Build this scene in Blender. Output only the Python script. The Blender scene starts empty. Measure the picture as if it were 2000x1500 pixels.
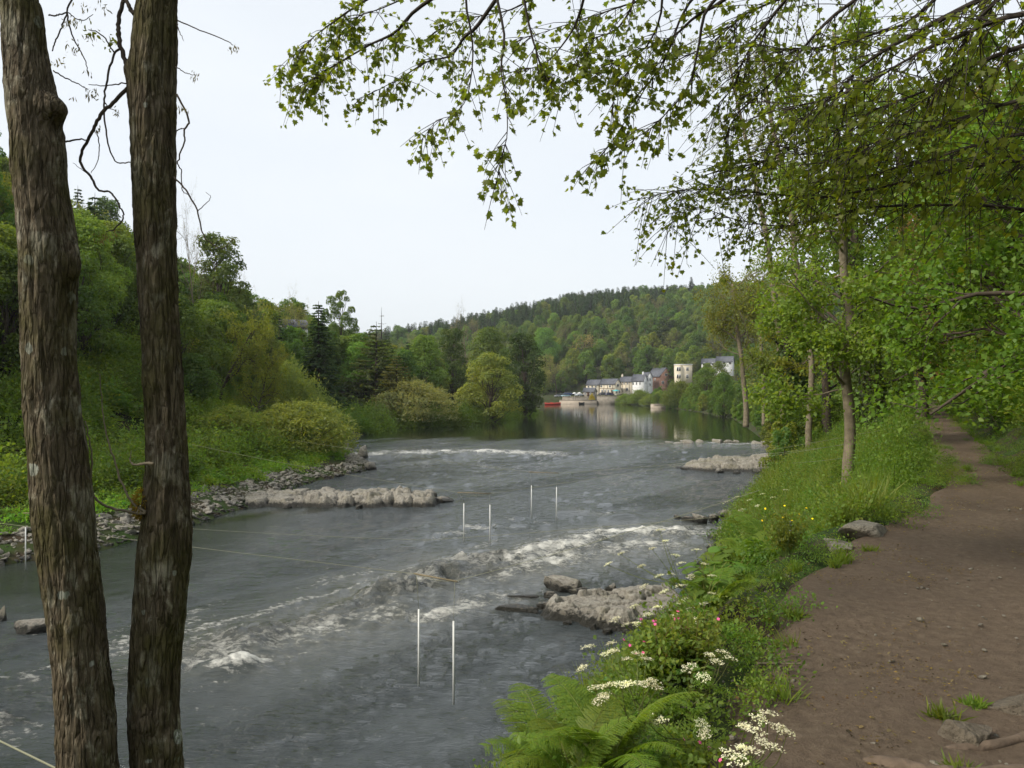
import bpy, bmesh, math, random
import numpy as np
from mathutils import Vector, Matrix

PI = math.pi
R = math.radians
sc = bpy.context.scene
C = sc.collection

# ------------------------------------------------------------------ camera
CAMZ, F, HOR = 6.3, 1450.0, 762.0
cam_d = bpy.data.cameras.new('camera')
cam = bpy.data.objects.new('camera', cam_d)
C.objects.link(cam)
cam.location = (0, 0, CAMZ)
cam.rotation_euler = (R(90), 0, 0)
cam_d.sensor_width = 36.0
cam_d.lens = 36.0 * F / 2000.0
cam_d.shift_y = (HOR - 750.0) / 2000.0
cam_d.clip_start = 0.05
cam_d.clip_end = 6000
sc.camera = cam

# ------------------------------------------------------------------ sky and sun
SUN_DIR = Vector((-0.72, -0.30, 0.64)).normalized()
sun_el = math.asin(SUN_DIR.z)
sun_az = math.atan2(SUN_DIR.x, SUN_DIR.y)
world = bpy.data.worlds.new('World')
sc.world = world
world.use_nodes = True
wn, wl = world.node_tree.nodes, world.node_tree.links
wn.clear()
w_out = wn.new('ShaderNodeOutputWorld')
w_bg = wn.new('ShaderNodeBackground')
w_sky = wn.new('ShaderNodeTexSky')
w_sky.sky_type = 'NISHITA'
w_sky.sun_disc = False
w_sky.sun_elevation = sun_el
w_sky.sun_rotation = sun_az
w_sky.dust_density = 2.5
w_sky.altitude = 50
w_tc = wn.new('ShaderNodeTexCoord')
w_map = wn.new('ShaderNodeMapping')
w_map.inputs['Scale'].default_value = (1.2, 1.2, 4.0)
w_noise = wn.new('ShaderNodeTexNoise')
w_noise.inputs['Scale'].default_value = 1.3
w_noise.inputs['Detail'].default_value = 6
w_ramp = wn.new('ShaderNodeMapRange')
w_ramp.inputs['From Min'].default_value = 0.3
w_ramp.inputs['From Max'].default_value = 0.75
w_ramp.inputs['To Min'].default_value = 0.78
w_ramp.inputs['To Max'].default_value = 0.93
w_mix = wn.new('ShaderNodeMix')
w_mix.data_type = 'RGBA'
w_mix.inputs['B'].default_value = (4.72, 4.92, 5.08, 1)     # thin high cloud
wl.new(w_tc.outputs['Generated'], w_map.inputs['Vector'])
wl.new(w_map.outputs['Vector'], w_noise.inputs['Vector'])
wl.new(w_noise.outputs['Fac'], w_ramp.inputs['Value'])
wl.new(w_ramp.outputs['Result'], w_mix.inputs['Factor'])
wl.new(w_sky.outputs['Color'], w_mix.inputs['A'])
wl.new(w_mix.outputs['Result'], w_bg.inputs['Color'])
w_bg.inputs['Strength'].default_value = 0.114
wl.new(w_bg.outputs['Background'], w_out.inputs['Surface'])

sun_d = bpy.data.lights.new('sun', 'SUN')
sun_d.energy = 2.0
sun_d.angle = R(10)
sun_d.color = (1.0, 0.93, 0.82)
sun = bpy.data.objects.new('sun', sun_d)
C.objects.link(sun)
sun.rotation_euler = (-SUN_DIR).to_track_quat('-Z', 'Y').to_euler()

sc.view_settings.view_transform = 'Standard'
sc.view_settings.look = 'None'
sc.view_settings.exposure = 0.88
sc.view_settings.gamma = 1.0
sc.view_settings.use_curve_mapping = False
sc.render.engine = 'CYCLES'
sc.cycles.max_bounces = 6
sc.cycles.diffuse_bounces = 4
sc.cycles.glossy_bounces = 3
sc.cycles.transmission_bounces = 3
sc.cycles.transparent_max_bounces = 4
sc.cycles.use_denoising = True
sc.cycles.use_adaptive_sampling = True
sc.cycles.adaptive_threshold = 0.02
sc.cycles.caustics_reflective = False
sc.cycles.caustics_refractive = False

# ------------------------------------------------------------------ numeric helpers
def px(u, v, d):
    return np.array([(u - 1000) / F * d, d, CAMZ - (v - HOR) / F * d])

def onz(u, v, z=0.0):
    return px(u, v, (CAMZ - z) * F / (v - HOR))

def smooth(a, b, x):
    t = np.clip((x - a) / (b - a), 0, 1)
    return t * t * (3 - 2 * t)

def _hash(ix, iy, iz, seed):
    n = (ix.astype(np.int64) * 374761393 + iy.astype(np.int64) * 668265263 + iz.astype(np.int64) * 2147483647 + seed * 1274126177) & 0xFFFFFFFF
    n = ((n ^ (n >> 13)) * 1274126177) & 0xFFFFFFFF
    n = ((n ^ (n >> 16)) * 2246822519) & 0xFFFFFFFF
    return ((n ^ (n >> 15)) & 0xFFFFFF) / float(0xFFFFFF)

def vnoise(x, y, z=0.0, seed=0):
    x, y, z = np.broadcast_arrays(np.asarray(x, float), np.asarray(y, float), np.asarray(z, float))
    ix, iy, iz = np.floor(x), np.floor(y), np.floor(z)
    fx, fy, fz = x - ix, y - iy, z - iz
    fx, fy, fz = (f * f * f * (f * (f * 6 - 15) + 10) for f in (fx, fy, fz))
    def h(a, b, c): return _hash(ix + a, iy + b, iz + c, seed)
    x00 = h(0, 0, 0) * (1 - fx) + h(1, 0, 0) * fx
    x10 = h(0, 1, 0) * (1 - fx) + h(1, 1, 0) * fx
    x01 = h(0, 0, 1) * (1 - fx) + h(1, 0, 1) * fx
    x11 = h(0, 1, 1) * (1 - fx) + h(1, 1, 1) * fx
    return ((x00 * (1 - fy) + x10 * fy) * (1 - fz) + (x01 * (1 - fy) + x11 * fy) * fz) * 2 - 1

def fbm(x, y, z=0.0, octv=4, seed=0):
    s, a, f = 0.0, 0.5, 1.0
    for i in range(octv):
        s = s + a * vnoise(np.asarray(x) * f, np.asarray(y) * f, np.asarray(z) * f, seed + i * 17)
        a *= 0.5; f *= 2.03
    return s

def seg_dist(X, Y, poly, closed=False):
    """distance to a polyline, with the index and parameter of the nearest segment and the side (+ right of travel)"""
    P = np.asarray(poly, float)
    n = len(P) if closed else len(P) - 1
    best = np.full(X.shape, 1e18); bi = np.zeros(X.shape, int); bt = np.zeros(X.shape); side = np.zeros(X.shape)
    for i in range(n):
        a, b = P[i], P[(i + 1) % len(P)]
        dx, dy = b[0] - a[0], b[1] - a[1]
        L2 = dx * dx + dy * dy + 1e-12
        t = np.clip(((X - a[0]) * dx + (Y - a[1]) * dy) / L2, 0, 1)
        ex, ey = X - a[0] - t * dx, Y - a[1] - t * dy
        d = ex * ex + ey * ey
        m = d < best
        best = np.where(m, d, best); bi = np.where(m, i, bi); bt = np.where(m, t, bt)
        side = np.where(m, np.sign(dx * -ey + dy * ex), side)
    return np.sqrt(best), bi, bt, side

def inside_poly(X, Y, poly):
    P = np.asarray(poly, float); r = np.zeros(X.shape, bool); j = len(P) - 1
    for i in range(len(P)):
        xi, yi, xj, yj = P[i][0], P[i][1], P[j][0], P[j][1]
        c = ((yi > Y) != (yj > Y)) & (X < (xj - xi) * (Y - yi) / (yj - yi + 1e-12) + xi)
        r ^= c; j = i
    return r

# ------------------------------------------------------------------ mesh helpers
class Geo:
    def __init__(s): s.V = []; s.F = []; s.T = []; s.n = 0
    def add(s, V, Fs, tint=0.5):
        V = np.asarray(V, float); k = len(V)
        s.V.append(V)
        for f in (Fs if isinstance(Fs, list) else [Fs]):
            if len(f): s.F.append(np.asarray(f, np.int64) + s.n)
        s.T.append(np.full(k, tint) if np.isscalar(tint) else np.asarray(tint, float))
        s.n += k
        return s
    def xf(s, fn):
        s.V = [fn(v) for v in s.V]; return s

def mesh_of(name, parts, smooth_shade=False, extra=None):
    """parts: list of (Geo, material)"""
    me = bpy.data.meshes.new(name)
    V, T, loops, starts, mats = [], [], [], [], []
    off = 0; ls = 0
    for mi, (g, m) in enumerate(parts):
        me.materials.append(m)
        if not g.V: continue
        V.append(np.concatenate(g.V)); T.append(np.concatenate(g.T))
        for f in g.F:
            k = f.shape[1]
            loops.append((f + off).ravel())
            starts.append(ls + np.arange(len(f)) * k); ls += f.size
            mats.append(np.full(len(f), mi))
        off += g.n
    V = np.concatenate(V); T = np.concatenate(T)
    loops = np.concatenate(loops); starts = np.concatenate(starts); mats = np.concatenate(mats)
    me.vertices.add(len(V)); me.vertices.foreach_set('co', V.astype(np.float32).ravel())
    me.loops.add(len(loops)); me.loops.foreach_set('vertex_index', loops.astype(np.int32))
    me.polygons.add(len(starts)); me.polygons.foreach_set('loop_start', starts.astype(np.int32))
    me.polygons.foreach_set('material_index', mats.astype(np.int32))
    if smooth_shade: me.polygons.foreach_set('use_smooth', np.ones(len(starts), bool))
    me.update(calc_edges=True)
    a = me.attributes.new('tint', 'FLOAT', 'POINT'); a.data.foreach_set('value', T.astype(np.float32))
    for k, arr in (extra or {}).items():
        a = me.attributes.new(k, 'FLOAT', 'POINT'); a.data.foreach_set('value', np.asarray(arr).astype(np.float32))
    return me

def link(name, me, parent=None, label=None, cat=None, group=None, kind=None, loc=None, rot=None, scale=None, color=None):
    o = bpy.data.objects.new(name, me)
    C.objects.link(o)
    if parent is not None: o.parent = parent
    if loc is not None: o.location = loc
    if rot is not None: o.rotation_euler = rot
    if scale is not None: o.scale = scale if hasattr(scale, '__len__') else (scale,) * 3
    if color is not None:
        sl = o.material_slots[0]; sl.link = 'OBJECT'; sl.material = LM(color)
    if label: o['label'] = label
    if cat: o['category'] = cat
    if group: o['group'] = group
    if kind: o['kind'] = kind
    return o

def obj(name, geo, mat, parent=None, smooth_shade=False, **kw):
    return link(name, mesh_of(name, [(geo, mat)], smooth_shade), parent, **kw)

def unit(v):
    v = np.asarray(v, float)
    return v / (np.linalg.norm(v, axis=-1, keepdims=True) + 1e-12)

def tube(P, rad, sides=6, cap=True):
    P = np.asarray(P, float); n = len(P)
    rad = np.full(n, rad) if np.isscalar(rad) else np.asarray(rad, float)
    T = np.gradient(P, axis=0); T = unit(T)
    ref = np.array([0, 0, 1.0]) if abs(T[0][2]) < 0.9 else np.array([1.0, 0, 0])
    N = np.zeros((n, 3)); a = unit(np.cross(T[0], ref))
    for i in range(n):
        a = a - T[i] * np.dot(a, T[i]); a = a / (np.linalg.norm(a) + 1e-12); N[i] = a
    B = np.cross(T, N)
    th = np.arange(sides) / sides * 2 * PI
    V = P[:, None, :] + rad[:, None, None] * (np.cos(th)[None, :, None] * N[:, None, :] + np.sin(th)[None, :, None] * B[:, None, :])
    V = V.reshape(-1, 3)
    i, j = np.meshgrid(np.arange(n - 1), np.arange(sides), indexing='ij')
    j2 = (j + 1) % sides
    Fq = np.stack([i * sides + j, i * sides + j2, (i + 1) * sides + j2, (i + 1) * sides + j], -1).reshape(-1, 4)
    Fs = [Fq]
    if cap: Fs.append(np.array([np.arange(sides)[::-1], np.arange(sides) + (n - 1) * sides]))
    return V, Fs

def spline(P, n):
    """Catmull-Rom through P, n samples"""
    P = np.asarray(P, float)
    Q = np.vstack([2 * P[0] - P[1], P, 2 * P[-1] - P[-2]])
    t = np.linspace(0, len(P) - 1 - 1e-9, n); i = t.astype(int); f = (t - i)[:, None]
    p0, p1, p2, p3 = Q[i], Q[i + 1], Q[i + 2], Q[i + 3]
    return 0.5 * (2 * p1 + (p2 - p0) * f + (2 * p0 - 5 * p1 + 4 * p2 - p3) * f ** 2 + (3 * p1 - p0 - 3 * p2 + p3) * f ** 3)

def box(x0, x1, y0, y1, z0, z1):
    V = np.array([[x, y, z] for z in (z0, z1) for y in (y0, y1) for x in (x0, x1)], float)
    Fq = np.array([[0, 2, 3, 1], [4, 5, 7, 6], [0, 1, 5, 4], [2, 6, 7, 3], [0, 4, 6, 2], [1, 3, 7, 5]])
    return V, Fq

# leaf outlines: (x across, y along, z out of the blade)
TM = {}
TM['rhomb'] = (np.array([[0, 0, 0], [.5, .45, .12], [0, 1, -.05], [-.5, .45, .12]]), np.array([[0, 1, 2, 3]]))
TM['leaf'] = (np.array([[0, 0, 0], [.38, .25, .08], [.42, .55, .08], [0, 1, -.12], [-.42, .55, .08], [-.38, .25, .08], [0, .5, 0]]),
              np.array([[0, 1, 2, 6], [6, 2, 3, 3], [6, 3, 4, 4], [0, 6, 4, 5]]))
TM['leaf'] = (TM['leaf'][0], [np.array([[0, 1, 2, 6], [0, 6, 4, 5]]), np.array([[6, 2, 3], [6, 3, 4]])])
_mo = [(0, 0), (.16, .03), (.42, -.05), (.36, .14), (.62, .34), (.36, .40), (.40, .66), (.20, .62), (0, 1.0)]
_mo = [(x, y, .10 * abs(x) * 2 - .10 * y * y) for x, y in _mo]
_mv = np.array(_mo + [(-x, y, z) for x, y, z in _mo[1:-1]][::-1])
_mc = len(_mv)
_mv = np.vstack([_mv, [[0, .36, -.02]]])
TM['maple'] = (_mv, np.array([[_mc, i, (i + 1) % _mc] for i in range(_mc)]))
TM['blade'] = (np.array([[-.5, 0, 0], [.5, 0, 0], [.32, .55, .06], [0, 1, .22], [-.32, .55, .06]]), [np.array([[0, 1, 2, 4]]), np.array([[4, 2, 3]])])

def leaves(geo, P, axis, nrm, L, W, tmpl='rhomb', tint=None):
    P = np.asarray(P, float); n = len(P)
    if n == 0: return
    a = unit(axis); nn = np.asarray(nrm, float); nn = unit(nn - a * np.sum(a * nn, -1, keepdims=True))
    s = np.cross(a, nn)
    tv, tf = TM[tmpl]; k = len(tv)
    L = np.broadcast_to(np.asarray(L, float), (n,)); W = np.broadcast_to(np.asarray(W, float), (n,))
    V = P[:, None, :] + tv[None, :, 0, None] * (W[:, None, None] * s[:, None, :]) + tv[None, :, 1, None] * (L[:, None, None] * a[:, None, :]) + tv[None, :, 2, None] * (L[:, None, None] * nn[:, None, :])
    tfs = tf if isinstance(tf, list) else [tf]
    Fs = [(f[None] + (np.arange(n) * k)[:, None, None]).reshape(-1, f.shape[1]) for f in tfs]
    t = np.full(n, .5) if tint is None else np.broadcast_to(np.asarray(tint, float), (n,))
    geo.add(V.reshape(-1, 3), Fs, np.repeat(t, k))

def rdir(rng, n):
    v = rng.normal(size=(n, 3)); return unit(v)

# ------------------------------------------------------------------ materials
MATS = {}
def newmat(name):
    m = bpy.data.materials.new(name); m.use_nodes = True
    nt = m.node_tree; nt.nodes.clear()
    out = nt.nodes.new('ShaderNodeOutputMaterial')
    MATS[name] = m
    return m, nt, out

def N(nt, t, **kw):
    n = nt.nodes.new(t)
    for k, v in kw.items():
        if k in n.inputs: n.inputs[k].default_value = v
        else: setattr(n, k, v)
    return n

def noise_node(nt, scale, detail=4, coord='Object', rough=0.55, vec=None, stretch=None):
    n = N(nt, 'ShaderNodeTexNoise'); n.inputs['Scale'].default_value = scale; n.inputs['Detail'].default_value = detail; n.inputs['Roughness'].default_value = rough
    if vec is None:
        tc = N(nt, 'ShaderNodeTexCoord'); vec = tc.outputs[coord]
    if stretch:
        mp = N(nt, 'ShaderNodeMapping'); mp.inputs['Scale'].default_value = stretch
        nt.links.new(vec, mp.inputs['Vector']); vec = mp.outputs['Vector']
    nt.links.new(vec, n.inputs['Vector'])
    return n

def ramp(nt, fac, stops):
    r = N(nt, 'ShaderNodeValToRGB')
    el = r.color_ramp.elements
    while len(el) < len(stops): el.new(0.5)
    for e, (p, c) in zip(el, stops):
        e.position = p; e.color = (*c, 1) if len(c) == 3 else c
    nt.links.new(fac, r.inputs['Fac'])
    return r

def mixc(nt, fac, a, b, mode='MIX'):
    m = N(nt, 'ShaderNodeMix'); m.data_type = 'RGBA'; m.blend_type = mode
    for sock, val in (('Factor', fac), ('A', a), ('B', b)):
        s = [i for i in m.inputs if i.name == sock and (i.type == ('VALUE' if sock == 'Factor' else 'RGBA'))][0]
        if isinstance(val, bpy.types.NodeSocket): nt.links.new(val, s)
        elif isinstance(val, (int, float)): s.default_value = val
        else: s.default_value = (*val, 1) if len(val) == 3 else val
    return [o for o in m.outputs if o.type == 'RGBA'][0]

def math_node(nt, op, a, b=None, clamp=False):
    m = N(nt, 'ShaderNodeMath'); m.operation = op; m.use_clamp = clamp
    for i, v in enumerate((a, b)):
        if v is None: continue
        if isinstance(v, bpy.types.NodeSocket): nt.links.new(v, m.inputs[i])
        else: m.inputs[i].default_value = v
    return m.outputs[0]

def maprange(nt, v, a, b, c=0.0, d=1.0):
    m = N(nt, 'ShaderNodeMapRange'); m.clamp = True
    nt.links.new(v, m.inputs['Value'])
    for k, x in zip(('From Min', 'From Max', 'To Min', 'To Max'), (a, b, c, d)): m.inputs[k].default_value = x
    return m.outputs['Result']

def bump(nt, h, strength=0.3, dist=0.02):
    b = N(nt, 'ShaderNodeBump'); b.inputs['Strength'].default_value = strength; b.inputs['Distance'].default_value = dist
    nt.links.new(h, b.inputs['Height'])
    return b.outputs['Normal']

_LM = {}
def LM(color, warm=(1.25, 1.08, 0.55), cool=(0.72, 0.82, 0.8), trans=0.5, gloss=0.02):
    """leaf material of one base colour, varied leaf by leaf and plant by plant"""
    key = tuple(round(c, 4) for c in color) + (trans, gloss)
    if key in _LM: return _LM[key]
    m, nt, out = newmat('leaf_%03d' % len(_LM))
    oi = N(nt, 'ShaderNodeObjectInfo')
    at = N(nt, 'ShaderNodeAttribute'); at.attribute_name = 'tint'
    c = np.array(color) * np.array([2.3, 2.2, 1.95])
    r = ramp(nt, at.outputs['Fac'], [(0.0, tuple(c * cool)), (0.5, tuple(c)), (1.0, tuple(c * warm))])
    hsv = N(nt, 'ShaderNodeHueSaturation')
    nt.links.new(maprange(nt, oi.outputs['Random'], 0, 1, 0.485, 0.515), hsv.inputs['Hue'])
    nt.links.new(maprange(nt, oi.outputs['Random'], 0, 1, 0.82, 1.18), hsv.inputs['Value'])
    nt.links.new(r.outputs['Color'], hsv.inputs['Color'])
    col = hsv.outputs['Color']
    df = N(nt, 'ShaderNodeBsdfDiffuse'); nt.links.new(col, df.inputs['Color'])
    tr = N(nt, 'ShaderNodeBsdfTranslucent')
    nt.links.new(mixc(nt, 1.0, col, (1.45, 1.4, 0.65), 'MULTIPLY'), tr.inputs['Color'])
    m1 = N(nt, 'ShaderNodeMixShader'); m1.inputs[0].default_value = trans
    nt.links.new(df.outputs[0], m1.inputs[1]); nt.links.new(tr.outputs[0], m1.inputs[2])
    gl = N(nt, 'ShaderNodeBsdfGlossy'); gl.inputs['Roughness'].default_value = 0.55
    m2 = N(nt, 'ShaderNodeMixShader'); m2.inputs[0].default_value = gloss
    nt.links.new(m1.outputs[0], m2.inputs[1]); nt.links.new(gl.outputs[0], m2.inputs[2])
    nt.links.new(m2.outputs[0], out.inputs['Surface'])
    _LM[key] = m
    return m

def plain(name, color, rough=0.8, var=0.25, scale=8.0, bumps=0.15, metallic=0.0, spec=0.3):
    m, nt, out = newmat(name)
    p = N(nt, 'ShaderNodeBsdfPrincipled')
    n = noise_node(nt, scale, 5)
    c = np.array(color)
    r = ramp(nt, n.outputs['Fac'], [(0.3, tuple(c * (1 - var))), (0.7, tuple(np.minimum(c * (1 + var), 1)))])
    nt.links.new(r.outputs['Color'], p.inputs['Base Color'])
    p.inputs['Roughness'].default_value = rough; p.inputs['Metallic'].default_value = metallic
    p.inputs['Specular IOR Level'].default_value = spec
    if bumps: nt.links.new(bump(nt, n.outputs['Fac'], bumps, 0.05), p.inputs['Normal'])
    nt.links.new(p.outputs[0], out.inputs['Surface'])
    return m

LEAF = LM((.06, .1, .022))
def PET(c): return LM(c, (1, 1, 1), (.85, .9, .8), .25, .02)
TWIG = plain('twig_bark', (0.075, 0.058, 0.042), 0.9, 0.35, 6)
PALE_BARK = plain('pale_bark', (0.20, 0.165, 0.11), 0.9, 0.35, 5)
DARK_BARK = plain('dark_bark', (0.045, 0.036, 0.028), 0.9, 0.35, 6)

def soil_material():
    m, nt, out = newmat('soil_and_moss')
    p = N(nt, 'ShaderNodeBsdfPrincipled', Roughness=0.95)
    p.inputs['Specular IOR Level'].default_value = 0.15
    a = noise_node(nt, 0.9, 6); b = noise_node(nt, 7.0, 6); c = noise_node(nt, 40.0, 4)
    soil = ramp(nt, b.outputs['Fac'], [(0.3, (0.030, 0.022, 0.013)), (0.7, (0.075, 0.055, 0.034))])
    green = ramp(nt, c.outputs['Fac'], [(0.3, (0.018, 0.035, 0.008)), (0.7, (0.05, 0.085, 0.018))])
    col = mixc(nt, maprange(nt, a.outputs['Fac'], 0.38, 0.6), soil.outputs['Color'], green.outputs['Color'])
    nt.links.new(col, p.inputs['Base Color'])
    nt.links.new(bump(nt, b.outputs['Fac'], 0.5, 0.08), p.inputs['Normal'])
    nt.links.new(p.outputs[0], out.inputs['Surface'])
    return m

def dirt_material():
    m, nt, out = newmat('trodden_dirt')
    p = N(nt, 'ShaderNodeBsdfPrincipled', Roughness=0.92)
    p.inputs['Specular IOR Level'].default_value = 0.2
    a = noise_node(nt, 1.1, 5); b = noise_node(nt, 14.0, 7, rough=0.7); c = noise_node(nt, 90.0, 4, rough=0.75)
    base = ramp(nt, b.outputs['Fac'], [(0.25, (0.082, 0.060, 0.041)), (0.55, (0.198, 0.148, 0.100)), (0.8, (0.30, 0.24, 0.168))])
    red = ramp(nt, c.outputs['Fac'], [(0.3, (0.122, 0.086, 0.060)), (0.7, (0.235, 0.172, 0.12))])
    col = mixc(nt, maprange(nt, a.outputs['Fac'], 0.35, 0.7, 0.1, 0.7), base.outputs['Color'], red.outputs['Color'])
    col = mixc(nt, maprange(nt, c.outputs['Fac'], 0.62, 0.75, 0, 0.6), col, (0.27, 0.21, 0.15))
    col = mixc(nt, maprange(nt, c.outputs['Fac'], 0.36, 0.28, 0, 0.6), col, (0.045, 0.03, 0.022))
    w_ = noise_node(nt, 0.55, 4, stretch=(1.0, .55, 1)); damp = maprange(nt, w_.outputs['Fac'], 0.48, 0.66, 0, 0.45)
    col = mixc(nt, damp, col, (0.050, 0.036, 0.025))
    nt.links.new(maprange(nt, damp, 0, .55, .95, .7), p.inputs['Roughness'])
    nt.links.new(col, p.inputs['Base Color'])
    h = math_node(nt, 'ADD', b.outputs['Fac'], math_node(nt, 'MULTIPLY', c.outputs['Fac'], 0.5))
    nt.links.new(bump(nt, h, 1.0, 0.06), p.inputs['Normal'])
    nt.links.new(p.outputs[0], out.inputs['Surface'])
    return m

def rock_material(name='limestone', wet=True, tone=(1, 1, 1)):
    m, nt, out = newmat(name)
    p = N(nt, 'ShaderNodeBsdfPrincipled')
    g = N(nt, 'ShaderNodeNewGeometry')
    a = noise_node(nt, 1.4, 6, vec=g.outputs['Position']); b = noise_node(nt, 9.0, 7, vec=g.outputs['Position'], rough=0.65); c = noise_node(nt, 40, 4, vec=g.outputs['Position'])
    t = np.array(tone)
    col = ramp(nt, b.outputs['Fac'], [(0.28, tuple(np.array((0.085, 0.068, 0.052)) * t)), (0.44, tuple(np.array((0.275, 0.25, 0.205)) * t)), (0.70, tuple(np.array((0.46, 0.43, 0.36)) * t))]).outputs['Color']
    col = mixc(nt, maprange(nt, a.outputs['Fac'], 0.5, 0.7, 0, 0.55), col, tuple(np.array((0.24, 0.22, 0.14)) * t))
    dk = noise_node(nt, 3.1, 6, vec=g.outputs['Position'], rough=.7)
    col = mixc(nt, maprange(nt, dk.outputs['Fac'], 0.56, 0.68, 0, 0.75), col, tuple(np.array((0.07, 0.06, 0.042)) * t))
    rough = 0.85
    if wet:
        sx = N(nt, 'ShaderNodeSeparateXYZ'); nt.links.new(g.outputs['Position'], sx.inputs[0])
        hh = math_node(nt, 'ADD', sx.outputs['Z'], maprange(nt, b.outputs['Fac'], 0.3, 0.7, 0.12, -0.18))
        w = maprange(nt, hh, 0.13, 0.25, 1, 0)
        col = mixc(nt, w, col, (0.022, 0.020, 0.013))
        nt.links.new(maprange(nt, w, 0, 1, 0.88, 0.38), p.inputs['Roughness'])
    else:
        p.inputs['Roughness'].default_value = rough
    nt.links.new(col, p.inputs['Base Color'])
    h = math_node(nt, 'ADD', b.outputs['Fac'], math_node(nt, 'MULTIPLY', c.outputs['Fac'], 0.35))
    nt.links.new(bump(nt, h, 0.9, 0.16), p.inputs['Normal'])
    nt.links.new(p.outputs[0], out.inputs['Surface'])
    return m

def water_material():
    m, nt, out = newmat('river_water')
    p = N(nt, 'ShaderNodeBsdfPrincipled')
    p.inputs['IOR'].default_value = 1.333
    g = N(nt, 'ShaderNodeNewGeometry')
    fo = N(nt, 'ShaderNodeAttribute'); fo.attribute_name = 'foam'
    ae = N(nt, 'ShaderNodeAttribute'); ae.attribute_name = 'turbid'
    ch = N(nt, 'ShaderNodeAttribute'); ch.attribute_name = 'chop'
    mp = N(nt, 'ShaderNodeMapping'); mp.inputs['Rotation'].default_value = (0, 0, R(14)); mp.inputs['Scale'].default_value = (0.55, 1.35, 1.0)
    nt.links.new(g.outputs['Position'], mp.inputs['Vector'])
    n1 = noise_node(nt, 2.9, 6, vec=mp.outputs['Vector'], rough=0.6)
    n2 = noise_node(nt, 9.0, 4, vec=mp.outputs['Vector'], rough=0.6)
    n3 = noise_node(nt, 0.7, 3, vec=g.outputs['Position'], rough=0.5)
    mf = N(nt, 'ShaderNodeMapping'); mf.inputs['Rotation'].default_value = (0, 0, R(-40)); mf.inputs['Scale'].default_value = (0.75, 1.25, 1.0)
    nt.links.new(g.outputs['Position'], mf.inputs['Vector'])
    f1 = noise_node(nt, 5.5, 8, vec=mf.outputs['Vector'], rough=0.72)
    # foam breaks up along fine noise
    fa = math_node(nt, 'ADD', math_node(nt, 'MULTIPLY', fo.outputs['Fac'], 1.35), math_node(nt, 'MULTIPLY', math_node(nt, 'SUBTRACT', f1.outputs['Fac'], 0.5), 3.0))
    fmask = maprange(nt, fa, 0.42, 1.15, 0, 1)
    fmask = math_node(nt, 'MULTIPLY', fmask, maprange(nt, fo.outputs['Fac'], 0.02, 0.2, 0, 1))
    deep = mixc(nt, maprange(nt, n3.outputs['Fac'], 0.3, 0.7), (0.034, 0.041, 0.041), (0.058, 0.067, 0.067))
    deep = mixc(nt, maprange(nt, ch.outputs['Fac'], 0.02, 0.3, 1, 0), deep, (0.014, 0.019, 0.012))
    tb = math_node(nt, 'MULTIPLY', ae.outputs['Fac'], maprange(nt, f1.outputs['Fac'], 0.34, 0.66, 0.05, 0.8))
    col = mixc(nt, tb, deep, (0.23, 0.22, 0.165))
    col = mixc(nt, fmask, col, (0.66, 0.65, 0.59))
    nt.links.new(col, p.inputs['Base Color'])
    nt.links.new(maprange(nt, fmask, 0, 1, 0.045, 0.75), p.inputs['Roughness'])
    h = math_node(nt, 'ADD', math_node(nt, 'MULTIPLY', n1.outputs['Fac'], 1.0), math_node(nt, 'MULTIPLY', n2.outputs['Fac'], 0.33))
    h = math_node(nt, 'ADD', h, math_node(nt, 'MULTIPLY', math_node(nt, 'MULTIPLY', f1.outputs['Fac'], fmask), 0.6))
    h = math_node(nt, 'MULTIPLY', h, ch.outputs['Fac'])
    nt.links.new(bump(nt, h, 1.0, 0.27), p.inputs['Normal'])
    nt.links.new(p.outputs[0], out.inputs['Surface'])
    return m

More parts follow.
